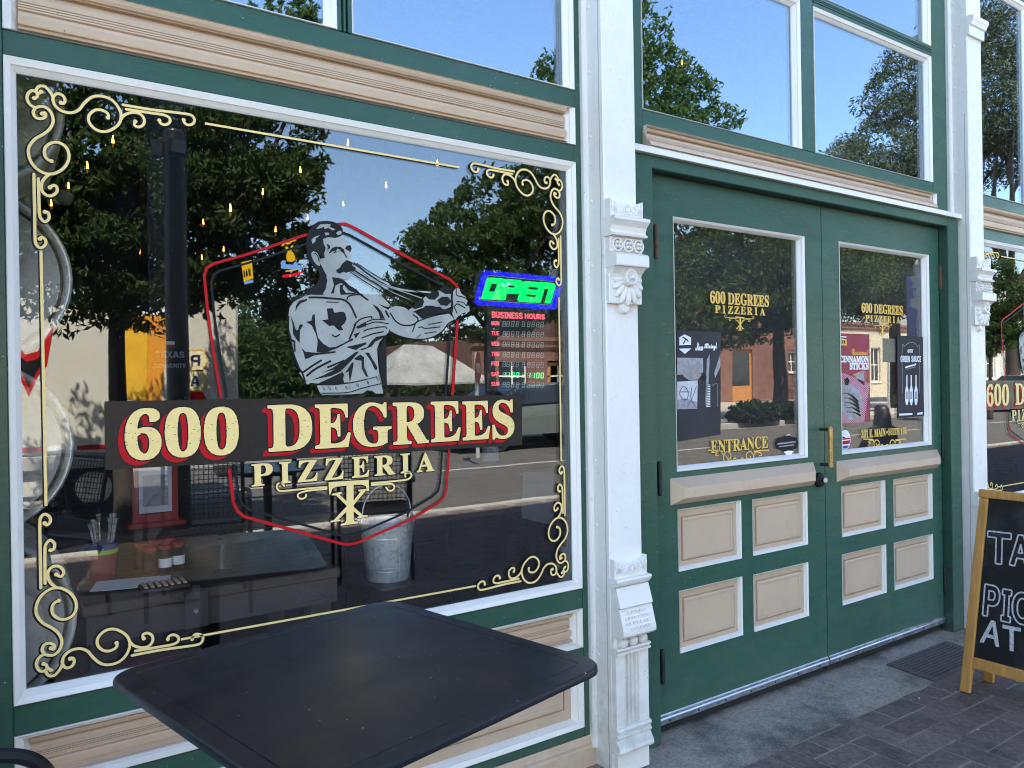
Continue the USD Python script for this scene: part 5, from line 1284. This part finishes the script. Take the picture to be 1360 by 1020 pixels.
L1 = 4.4; b1 = R_(157, 500, L1); b1[2] = -.012
tree('street_tree', 'young street tree at the kerb opposite the big window', b1, .085, 2.0, [blob(120, 200, L1, 1.1, 1.0, .75), blob(285, 235, L1 + .2, .85, 1.0, .7), blob(150, 330, L1, 1.0, .9, .6), blob(335, 200, L1 + .4, .62, .9, .6), blob(230, 300, L1 + .3, 1.0, .9, .7), blob(372, 360, L1 + .6, .55, .7, .6), blob(60, 250, L1, .7, .9, .8), blob(385, 45, L1 + .4, .4, .6, .35), blob(300, 120, L1 + .2, .5, .7, .35)], 56000, .040, 'leaf_oak', 11, gap=.56, low=.90)
L2 = 12.0; b2 = R_(650, 500, L2); b2[2] = -.01
tree('evergreen_tree', 'broad dark tree beyond the street right in the big window mirror', b2, .16, 3.2, [blob(588, 345, L2, 1.05, 1.5, 1.0), blob(650, 300, L2, 1.15, 1.6, 1.15), blob(640, 400, L2, 1.7, 1.8, .9), blob(555, 405, L2 + .5, .8, 1.2, .7), blob(720, 280, L2, 1.0, 1.5, 1.3), blob(738, 150, L2, .6, .9, 1.5), blob(750, 340, L2, 1.2, 1.5, 1.4)], 42000, .075, 'leaf_oak', 23, gap=.54)
L3 = 14.0; b3 = R_(1036, 515, L3); b3[2] = .30
tree('shade_tree', 'tall shade tree with forked trunk before the brick building', b3, .26, 3.6, [blob(930, 330, L3, 4.2, 3, 2.3), blob(1010, 350, L3, 3.6, 3, 2.0), blob(1060, 370, L3, 3.2, 3, 2.0), blob(852, 60, L3, .9, 1, 1.5), blob(866, 112, L3, 1.2, 1.4, 1.0), blob(912, 128, L3, 1.1, 1.2, .75), blob(955, 160, L3, .8, .9, .45), blob(862, 170, L3, 1.6, 1.6, .7), blob(840, 240, L3, 2.6, 2.4, 1.6), blob(940, 410, L3 + 1, 3.0, 2.4, 1.5), blob(880, 400, L3 - 1, 3.5, 2, 1.6)], 62000, .095, 'leaf_elm', 37, limbs=14, gap=.53)
L4 = 16.0; b4 = R_(1190, 500, L4); b4[2] = -.01
tree('live_oak', 'grey green live oak before the cream building', b4, .3, 5.0, [blob(1205, 200, L4, 3.0, 3, 2.8), blob(1165, 225, L4, 2.6, 2.6, 1.5), blob(1215, 120, L4, 2.0, 2.4, 2.2), blob(1150, 350, L4, 4.2, 3, 2.2), blob(1180, 380, L4, 3.6, 3, 1.6), blob(1130, 230, L4, 1.8, 1.8, .9), blob(1120, 380, L4, 3.4, 3, 1.5), blob(1200, 290, L4, 3.0, 3, 2.6)], 75000, .085, 'leaf_live_oak', 41)
L5 = 15.0; b5 = R_(1345, 500, L5); b5[2] = -.01
tree('live_oak', 'grey green live oak at the far right of the street', b5, .35, 6.0, [blob(1350, 120, L5, 5, 4, 3.5), blob(1325, 130, L5, 5, 4, 3.2), blob(1340, 30, L5, 4, 3.5, 3), blob(1360, 190, L5, 5, 4, 2.0)], 50000, .11, 'leaf_live_oak', 53)
L6 = 9.0; b6 = R_(1316, 545, L6); b6[2] = -.01
tree('street_tree', 'small street tree opposite the right hand window', b6, .07, 2.3, [blob(1318, 390, L6, .9, .9, 1.2), blob(1340, 430, L6, .9, .9, .8), blob(1310, 450, L6, .7, .8, .6)], 14000, .06, 'leaf_elm', 67)
bed = struct('planting_bed', slab(Point(b3[0], b3[1]).buffer(1, 24), .0, .30), 'soil')
for k, (px_, s_) in enumerate(((1003, .8), (1018, .6), (1050, .7), (1062, .6), (990, .7))):
    p0 = R_(px_, 500, L3 - .9); p0[2] = -.01; V, F = crown((0, 0, s_ * .4), (s_ * .9, s_ * .8, s_ * .45), 1500, .08, 80 + k); t = thing('shrub', ['low shrub left of the shade tree trunk', 'small shrub just left of the shade tree trunk', 'shrub just right of the shade tree trunk', 'rightmost shrub by the shade tree', 'leftmost shrub by the shade tree'][k], 'shrub', p0); obj('foliage', MB().add(V, F), 'leaf_shrub', t); obj('stem', tube([(0, 0, 0), (0, 0, s_ * .5)], .03, 6), 'bark', t)


KB = 29.5 / 26


def building(name, label, x0, x1, y, h, m, wins, doors=(), roof='cornice', wm='dark_glass', fm='white', course=True):
    """a front facing the street (+y) at y; wins and doors are (x0, x1, z0, z1)"""
    if y < -24.5: x0, x1, h = x0 * KB, x1 * KB, h * KB; wins, doors = [[[q_ * KB for q_ in w] for w in W] for W in (wins, doors)]
    t = thing(name, label, 'building', ((x0 + x1) / 2, y, 0)); c = (x0 + x1) / 2; g = sbox(x0 - c, -.02, x1 - c, h)
    for w in list(wins) + list(doors): g = g.difference(sbox(w[0] - c, w[2], w[1] - c, w[3]))
    obj('front_wall', plate(g, -.3, .3), m, t); obj('side_wall', bx(x0 - c, x0 - c + .3, -9, -.301, 0, h), m, t); obj('side_wall', bx(x1 - c - .3, x1 - c, -9, -.301, 0, h), m, t)
    obj('roof', bx(x0 - c + .301, x1 - c - .301, -9, -.301, h - .4, h - .2), 'roof_grey', t); obj('back_wall', bx(x0 - c, x1 - c, -9.3, -9.001, 0, h), m, t)
    obj('cornice', profile_x([(.001, h - .45), (.12, h - .35), (.14, h - .2), (.22, h - .1), (.22, h + .05), (-.3, h + .05), (-.3, h + .001), (.001, h + .001)], x0 - c - .05, x1 - c + .05), 'brick_red' if roof == 'brick' else 'stucco_white', t)
    for w in wins:
        a, b_, z0, z1 = w[0] - c, w[1] - c, w[2], w[3]; fw = obj('window', plate(sbox(a, z0, b_, z1).difference(union_all([sbox(a + .06 + q_ * (b_ - a - .06) / 2, z0 + .06 + r_ * (z1 - z0 - .06) / 2, a + q_ * (b_ - a - .06) / 2 + (b_ - a - .06) / 2, z0 + r_ * (z1 - z0 - .06) / 2 + (z1 - z0 - .06) / 2) for q_ in (0, 1) for r_ in (0, 1)])), -.2, .06), fm, t)
        obj('pane', bx(a + .03, b_ - .03, -.185, -.175, z0 + .03, z1 - .03), wm, fw); obj('sill', bx(a - .08, b_ + .08, -.05, .08, z0 - .09, z0 - .002), fm, fw)
    for w in doors:
        a, b_, z0, z1 = w[0] - c, w[1] - c, w[2], w[3]; dd = obj('door', plate(sbox(a, z0, b_, z1).difference(sbox(a + .16, z0 + .9, b_ - .16, z1 - .2)), -.2, .06), 'door_orange', t); obj('pane', bx(a + .1, b_ - .1, -.185, -.175, z0 + .8, z1 - .1), wm, dd)
    return t, c


YB = -27.5
bb, c_ = building('brick_building', 'red brick building with dark doorway beyond the shade tree', 22.0, 40.3, YB, 6.2, 'brick_red', [(24, 25.4, 1.1, 3.2), (27, 28.4, 1.1, 3.2), (35.6, 36.4, 1.5, 2.6), (38.2, 39.4, 1.1, 3.0)], [(31.0, 32.6, 0, 2.7)], roof='brick')
bs = MB()
for r_ in range(40):                                                # brick courses stand proud as thin ledges of whole bricks
    for k in range(60):
        x = 32.9 + k * .236 + (r_ % 2) * .118; z = .05 + r_ * .078
        x *= KB
        if x < 40.1 * KB and not any((a - .24) * KB < x < (b_ + .02) * KB and z0 * KB - .2 < z < z1 * KB + .05 for a, b_, z0, z1 in ((35.6, 36.4, 1.5, 2.6), (38.2, 39.4, 1.1, 3.0))): bx(x - c_, x - c_ + .224 * KB, .0005, .012, z, z + .066, 0, bs)
obj('bricks', bs, 'brick_red', bb, kind='stuff')
building('cream_building', 'cream stucco shop with brick cornice and orange door', 40.4, 55.0, YB, 4.3, 'stucco', [(41.6, 42.6, .9, 2.9), (43.4, 44.4, .9, 2.9), (47.4, 48.3, 1.0, 3.0), (49.1, 50.0, 1.0, 3.0), (51.5, 52.6, .9, 2.9)], [(45.2, 46.5, .03, 2.6)], roof='brick')
building('white_building', 'tall white stuccoed building at the far right', 55.1, 74.0, YB, 7.6, 'stucco_white', [(56.5, 59.0, .9, 3.1), (60.5, 63.0, .9, 3.1), (64.5, 67.0, .9, 3.1), (57, 58.4, 4.4, 6.2), (61, 62.4, 4.4, 6.2), (65, 66.4, 4.4, 6.2)], [])
building('low_building', 'low pale building far behind the trailer', -14, 5.0, -22.0, 3.4, 'stucco_white', [(-10, -8.6, 1, 2.4), (-6, -4.6, 1, 2.4), (-2, -.6, 1, 2.4), (2, 3.4, 1, 2.4)], [])
p0, p1 = R_(628, 500, 23.5), R_(770, 500, 23.5)
building('brown_building', 'low brown brick building behind the stop sign', p0[0], p1[0], -23.5, 3.1, 'brick_red', [(p0[0] + 1.2 + k * 2.4, p0[0] + 2.6 + k * 2.4, .9, 2.2) for k in range(3)], [(p1[0] - 1.6, p1[0] - .6, 0, 2.2)], roof='brick')
for k in range(24):
    obj('lane_line', slab(sbox(-30 + k * 4.5, -9.06, -27 + k * 4.5, -8.94), -.139, .003), 'kerb', '/World/road')
obj('edge_line', slab(sbox(-60, -12.86, 120, -12.76), -.139, .003), 'kerb', '/World/road')
# hip roofed shelter
p0 = R_(556, 480, 20.0); sx = p0[0]; sh_ = thing('shelter', 'open shelter with a pale hipped roof beside the evergreen tree', 'shelter', (sx, p0[1], -.01))
obj('roof', MB().add([(-1.9, 1.5, 1.35), (1.9, 1.5, 1.35), (1.9, -1.5, 1.35), (-1.9, -1.5, 1.35), (-.5, 0, 2.55), (.5, 0, 2.55), (-1.9, 1.5, 1.28), (1.9, 1.5, 1.28), (1.9, -1.5, 1.28), (-1.9, -1.5, 1.28)], [(0, 1, 5, 4), (1, 2, 5, 5), (2, 3, 4, 5), (3, 0, 4, 4), (6, 7, 1, 0), (7, 8, 2, 1), (8, 9, 3, 2), (9, 6, 0, 3), (6, 9, 8, 7)]), 'roof_grey', sh_)
for a in (-1.7, -.2, 1.7):
    for b_ in (-1.3, 1.3): obj('post', bx(a - .06, a + .06, b_ - .06, b_ + .06, 0, 1.279), 'wood_dark', sh_)
# hedge mass behind
hd = thing('hedge', 'green hedge behind the shelter', 'hedge', (sx + 1, p0[1] - 3.2, -.01)); V, F = crown((0, 0, .6), (4.5, 1, .9), 7000, .12, 91, gap=.35); obj('foliage', MB().add(V, F), 'leaf_shrub', hd); obj('stem', bx(-4, 4, -.1, .1, 0, .3), 'bark', hd)

p0, p1 = R_(255, 480, 36), R_(575, 480, 36); wood = MB()
for k in range(9):
    q_ = p0 + (p1 - p0) * (k + .5) / 9; V, F = crown((q_[0], q_[1] - 2, 2.6 + .5 * math.sin(k * 2.1)), (3.4, 2.5, 3.0 + .5 * math.cos(k)), 3200, .2, 120 + k, gap=.42); wood.add(V, F)
tag_ = obj('far_trees', wood, 'leaf_elm', None, kind='stuff'); data(tag_, label='row of trees far beyond the street', category='trees')
# beer trailer parked across from the window
LT_ = 6.6; a0, a1 = R_(20, 490, LT_), R_(318, 490, LT_); zb, zt = .62, 2.55
tl = thing('drinks_trailer', 'white drinks trailer with an amber beer glass and hexagon lettering on its side', 'trailer', ((a0[0] + a1[0]) / 2 - 1.1, a0[1], -.012)); hwid = (a1[0] - a0[0]) / 2 + 1.1
obj('body', bx(-hwid, hwid, -2.1, 0, zb + .05, zt, .03), 'trailer_white', tl); obj('side_rail', bx(-hwid, hwid, -.02, .03, zb - .09, zb + .045, .006), 'kerb', tl)
for k in range(int(2 * hwid / .3)): obj('reflector', bx(-hwid + k * .3, -hwid + k * .3 + .3, .001, .004, zb + .09, zb + .135), 'red_ink' if k % 2 else 'white_ink', tl)
obj('chassis', bx(-hwid + .1, hwid - .1, -1.6, -.3, zb - .15, zb + .049), 'black_metal', tl)
xl = tl.GetAttribute('xformOp:translate').Get()[0]


def side_px(pts): return Polygon([(R_(a, b_, LT_)[0] - xl, R_(a, b_, LT_)[2] + .012) for a, b_ in pts]).buffer(0)


obj('beer_glass', plate(side_px([(164, 415), (222, 418), (214, 534), (164, 530)]), .001, .003), 'orange_ink', tl); obj('beer_light', plate(side_px([(166, 440), (196, 441), (194, 530), (166, 529)]), .0042, .002), 'yellow_ink', tl); obj('foam', plate(side_px([(160, 412), (168, 400), (182, 406), (196, 396), (212, 404), (226, 412), (222, 420), (164, 418)]), .0042, .003), 'white_ink', tl)
for k, (cy, ch) in enumerate(((478, 'P'), (506, 'A'))):
    hx = side_px([(246, cy - 13), (268, cy - 14), (276, cy), (268, cy + 14), (246, cy + 13), (240, cy)]); obj('hexagon', plate(hx, .001, .002), 'cream_pale', tl); obj('hexagon_edge', plate(LineString(list(hx.exterior.coords)).buffer(.008), .0035, .002), 'gold_ink', tl)
    m_ = hx.centroid; g = affinity.scale(text_at(ch, m_.x - .05, m_.y - .055, m_.x + .05, m_.y + .055, 'bold'), -1, 1); g = affinity.scale(g, -1, 1) if False else g
    gg = text_at(ch, -.05, -.055, .05, .055, 'bold'); gg = affinity.scale(gg, -1, 1, origin=(0, 0)); obj('hexagon_letter', plate(affinity.translate(gg, m_.x, m_.y), .006, .002), 'navy', tl)
obj('hexagon', plate(side_px([(246, 521), (268, 520), (276, 534), (246, 534)]), .001, .002), 'red_ink', tl)
obj('emblem', plate(union_all([side_px([(18, 448), (34, 470), (50, 466), (72, 430), (62, 486), (50, 500), (38, 528), (26, 500), (16, 480)])]), .001, .002), 'red_ink', tl); obj('emblem_inner', plate(side_px([(22, 470), (36, 480), (50, 476), (60, 462), (52, 488), (38, 515), (28, 490)]), .004, .002), 'ink', tl)
for px_ in (42, 124):
    w = R_(px_, 615, LT_)[0] - xl; r_ = lathe([(.0, .02), (.13, .02), (.15, .0), (.165, .0), (.165, -.02)], 24); o = lathe([(.165, .0), (.30, .01), (.32, -.02), (.32, -.2), (.165, -.2)], 28)
    for q_ in (r_, o): q_.v[0] = np.c_[q_.v[0][:, 0] + w, q_.v[0][:, 2] - .06, q_.v[0][:, 1] + .322]
    tw = obj('wheel', o, 'rubber', tl, smooth=40); obj('hub', r_, 'steel', tw)
obj('fender', bx(R_(20, 600, LT_)[0] - xl, R_(150, 600, LT_)[0] - xl, -.28, .02, .70, .72, .004) if False else bx(R_(20, 600, LT_)[0] - xl, R_(150, 600, LT_)[0] - xl, -.26, -.021, .655, .67), 'black_metal', tl); obj('drawbar', bx(hwid, hwid + 1.2, -1.1, -1.0, zb - .14, zb - .02), 'black_metal', tl); obj('jack_stand', tube([(hwid + .9, -.95, 0), (hwid + .9, -.95, zb)], .03, 8), 'black_metal', tl); obj('prop_leg', tube([(-hwid + .2, -1.05, 0), (-hwid + .2, -1.05, zb - .1)], .03, 8), 'black_metal', tl); obj('axle', bx(R_(83, 600, LT_)[0] - xl - .06, R_(83, 600, LT_)[0] - xl + .06, -1.9, -.2, .28, zb - .149), 'black_metal', tl)

# black post with a flood lamp, stop sign, street lamp with banner, parking sign
p0 = R_(234, 400, 3.0); po = thing('steel_post', 'black steel post with a flood lamp at its top on the pavement edge', 'post', (p0[0], p0[1], -.012)); zt_ = R_(234, 176, 3.0)[2]
obj('shaft', lathe([(.0, 0), (.12, 0), (.12, .02), (.066, .03), (.064, zt_), (.05, zt_ + .02), (0, zt_ + .025)], 20), 'black_metal', po, smooth=35); obj('lamp', bx(-.05, .05, .062, .13, zt_ - .16, zt_ - .06, .01), 'black_metal', po); obj('lamp_glass', bx(-.038, .038, .1305, .134, zt_ - .148, zt_ - .072), 'clear_ish', po); obj('box', bx(-.12, -.066, -.03, .03, zt_ - .16, zt_ - .06, .004), 'black_metal', po)
p0 = R_(633, 488, 9.5); st_ = thing('stop_sign', 'red octagonal stop sign on a thin post at the street corner', 'stop sign', (p0[0], p0[1], -.012), rz=math.radians(-48)); sz = p0[2]
oct_ = Polygon([(.30 * math.cos(math.pi / 8 + k * math.pi / 4), sz + .30 * math.sin(math.pi / 8 + k * math.pi / 4)) for k in range(8)]); obj('plate', plate(oct_, .03, .004), 'sign_red', st_); tx_ = affinity.scale(text_at('STOP', -.2, -.09, .2, .09), -1, 1, origin=(0, 0)); obj('lettering', plate(affinity.translate(tx_, 0, sz), .0345, .001), 'grey_ink', st_); obj('post', bx(-.025, .025, -.025, .029, 0, sz + .28), 'galv', st_)
p0 = R_(1224, 380, 13.0); lp = thing('street_lamp', 'black street lamp with a navy banner and white globe', 'street lamp', (p0[0], p0[1], -.012)); obj('post', lathe([(0, 0), (.16, 0), (.15, .5), (.07, .6), (.05, 5.2), (0, 5.2)], 14), 'black_metal', lp); obj('banner', bx(-1.02, -.12, -.01, .01, 2.6, 5.0), 'navy', lp); obj('arm', tube([(0, 0, 5.02), (-1.1, 0, 5.02)], .03, 6), 'black_metal', lp); obj('arm', tube([(0, 0, 2.58), (-1.1, 0, 2.58)], .03, 6), 'black_metal', lp)
m = trimesh.creation.icosphere(2, .22); m.apply_translation([0, 0, 5.42]); obj('globe', m, 'lamp_white', lp, smooth=True)
p0 = R_(1180, 465, 13.6); ps = thing('parking_sign', 'small grey road sign on a thin post before the cream building', 'sign', (p0[0], p0[1], -.012)); obj('plate', bx(-.42, .42, .03, .04, p0[2] - .42, p0[2] + .42), 'sign_grey', ps); obj('post', bx(-.03, .03, -.03, .0295, 0, p0[2] + .4), 'galv', ps)


def car(label, loc, rz, m, group=None):
    t = thing('parked_car', label, 'car', loc, rz, group)
    side = [(-2.2, .32), (-2.22, .62), (-2.1, .86), (-1.45, .95), (-.75, 1.38), (.55, 1.42), (1.35, 1.02), (1.95, .98), (2.15, .82), (2.2, .35)]
    m_ = trimesh.creation.extrude_polygon(Polygon(side), 1.7, engine='earcut'); v = np.array(m_.vertices); k = np.clip((v[:, 1] - .9) / .5, 0, 1); w = (v[:, 2] - .85) * (1 - .22 * k)
    obj('body', MB().add(np.c_[v[:, 0], w, v[:, 1]], m_.faces), m, t)
    gl_ = [(-1.28, .97), (-.70, 1.33), (.50, 1.36), (1.18, 1.0)]
    for s_ in (-1, 1):
        a = np.array([(x, s_ * (.852 - .187 * max(0, (z - .9) / .5)) + s_ * .006, z) for x, z in gl_]); obj('side_window', MB().add(a, [(0, 1, 2, 3)]), 'dark_glass', t)
        for x in (-1.35, 1.35):
            o = lathe([(0, .02), (.19, .02), (.20, .0), (.31, .0), (.32, -.03), (.32, -.19), (0, -.19)], 24); o.v[0] = np.c_[o.v[0][:, 0] + x, s_ * (o.v[0][:, 2] + .86), o.v[0][:, 1] + .32]; obj('wheel', o, 'rubber', t)
            o = lathe([(0, .03), (.10, .028), (.18, .022)], 18); o.v[0] = np.c_[o.v[0][:, 0] + x, s_ * (o.v[0][:, 2] + .86), o.v[0][:, 1] + .32]; obj('hub', o, 'steel', t)
    obj('windscreen', MB().add([(1.30, -.76, 1.055), (1.30, .76, 1.055), (.62, .66, 1.415), (.62, -.66, 1.415)], [(0, 1, 2, 3)]), 'dark_glass', t); obj('rear_window', MB().add([(-1.40, -.76, .985), (-1.40, .76, .985), (-.80, .68, 1.365), (-.80, -.68, 1.365)], [(0, 3, 2, 1)]), 'dark_glass', t)
    for s_ in (-1, 1): obj('headlight', bx(2.10, 2.19, s_ * .62 - .17, s_ * .62 + .17, .62, .76, .02), 'clear_ish', t); obj('tail_light', bx(-2.225, -2.12, s_ * .66 - .15, s_ * .66 + .15, .66, .80, .02), 'sign_red', t)
    return t


p0 = R_(700, 545, 12.2); car('dark grey parked car across the street', (p0[0], p0[1], -.14), 0, 'sign_grey'); p0 = R_(1354, 500, 12.0); car('white parked car before the white building', (p0[0] + .5, -11.9, -.14), math.pi, 'car_white')

# cafe furniture nearer the street, and a person in black with long dark hair past the chalkboard
dup(ch0, (1.0, -2.75, 0), math.radians(15), 'black cafe chair nearest the steel post'); dup(ch0, (2.15, -2.9, 0), math.radians(-160), 'black cafe chair right of the steel post'); dup(ch0, (.15, -2.95, 0), math.radians(60), 'black cafe chair left of the steel post')
dup(ch0, (1.75, 1.85, .02), math.radians(170), 'black mesh chair inside behind the long table'); dup(ch0, (.15, 1.9, .02), math.radians(200), 'left black mesh chair inside behind the long table')
dup(bt_, (1.55, -3.3, 0), math.radians(10), 'second black cafe table near the kerb')


def body(chains, pitch=.012):
    """one continuous figure: hulls of spheres along the bones, joined, refined and smoothed"""
    import manifold3d as m3
    def ball(p, r): return m3.Manifold.sphere(r, 20).translate([float(q_) for q_ in p])
    tot = m3.Manifold()
    for ch in chains:
        for (p, r), (q_, r2) in zip(ch[:-1], ch[1:]): tot = tot + m3.Manifold.batch_hull([ball(p, r), ball(q_, r2)])
    tot = tot.refine_to_length(pitch); m = tot.to_mesh(); t = trimesh.Trimesh(m.vert_properties[:, :3], m.tri_verts, process=True)
    trimesh.smoothing.filter_taubin(t, iterations=12); return t


p0 = R_(1172, 560, 4.3); pe = thing('person', 'person in black with long dark hair sitting cross legged near the kerb', 'person', (p0[0], p0[1], -.008), rz=math.radians(200))
hd_ = [((0, -.02, .60), .055), ((0, -.015, .66), .052)]
sk_ = [hd_ + [((0, .0, .735), .088), ((0, .005, .775), .090)], [((0, .0, .72), .085), ((0, .03, .665), .050)], [((0, .085, .715), .012), ((0, .10, .700), .016)]]
for s_ in (-1, 1):
    sk_ += [[((s_ * .17, .24, .24), .030), ((s_ * .12, .30, .21), .034), ((s_ * .08, .33, .20), .026)], [((s_ * .09, .0, .72), .014), ((s_ * .092, .0, .70), .012)]]
    for f_ in range(5): a = -.6 + f_ * .3; sk_.append([((s_ * .09, .32, .20), .013), ((s_ * (.09 - .05 * math.cos(a)), .34 + .05 * math.sin(a) * .4, .19 + .02 * math.sin(a)), .0095), ((s_ * (.09 - .085 * math.cos(a)), .345 + .07 * math.sin(a) * .4, .175 + .03 * math.sin(a)), .008)])
sm_ = obj('body', body(sk_, .010), 'skin', pe, smooth=True)
cl_ = [[((0, -.02, .13), .15), ((0, -.03, .30), .135), ((0, -.02, .47), .15), ((0, -.02, .56), .09)]]
for s_ in (-1, 1):
    cl_ += [[((s_ * .12, -.02, .52), .07), ((s_ * .20, -.0, .50), .062), ((s_ * .26, .07, .30), .048), ((s_ * .17, .23, .24), .040)], [((s_ * .10, .0, .11), .11), ((s_ * .33, .22, .13), .078), ((s_ * .02, .36, .075), .058), ((-s_ * .08, .35, .06), .05)]]
obj('clothing', body(cl_, .016), 'cloth_black', pe, smooth=True)
hr = [[((0, -.025, .80), .092), ((0, -.05, .74), .088), ((0, -.075, .60), .085), ((0, -.10, .42), .07)]]
for s_ in (-1, 1): hr.append([((s_ * .03, .015, .825), .065), ((s_ * .085, -.005, .75), .035), ((s_ * .10, .0, .62), .038), ((s_ * .10, .03, .46), .030)])
obj('hair', body(hr, .012), 'hair_black', pe, smooth=True)
for s_ in (-1, 1): obj('eye', lathe([(0, .004), (.012, .002), (.014, 0)], 10, at=(s_ * .034, .0, .0), axis='y').get().apply_transform(trimesh.transformations.rotation_matrix(math.pi, [0, 0, 1])).apply_translation([0, .086, .745]), 'hair_black', pe)
obj('mouth', bx(-.022, .022, .079, .088, .668, .676, .002), 'sign_red', pe)
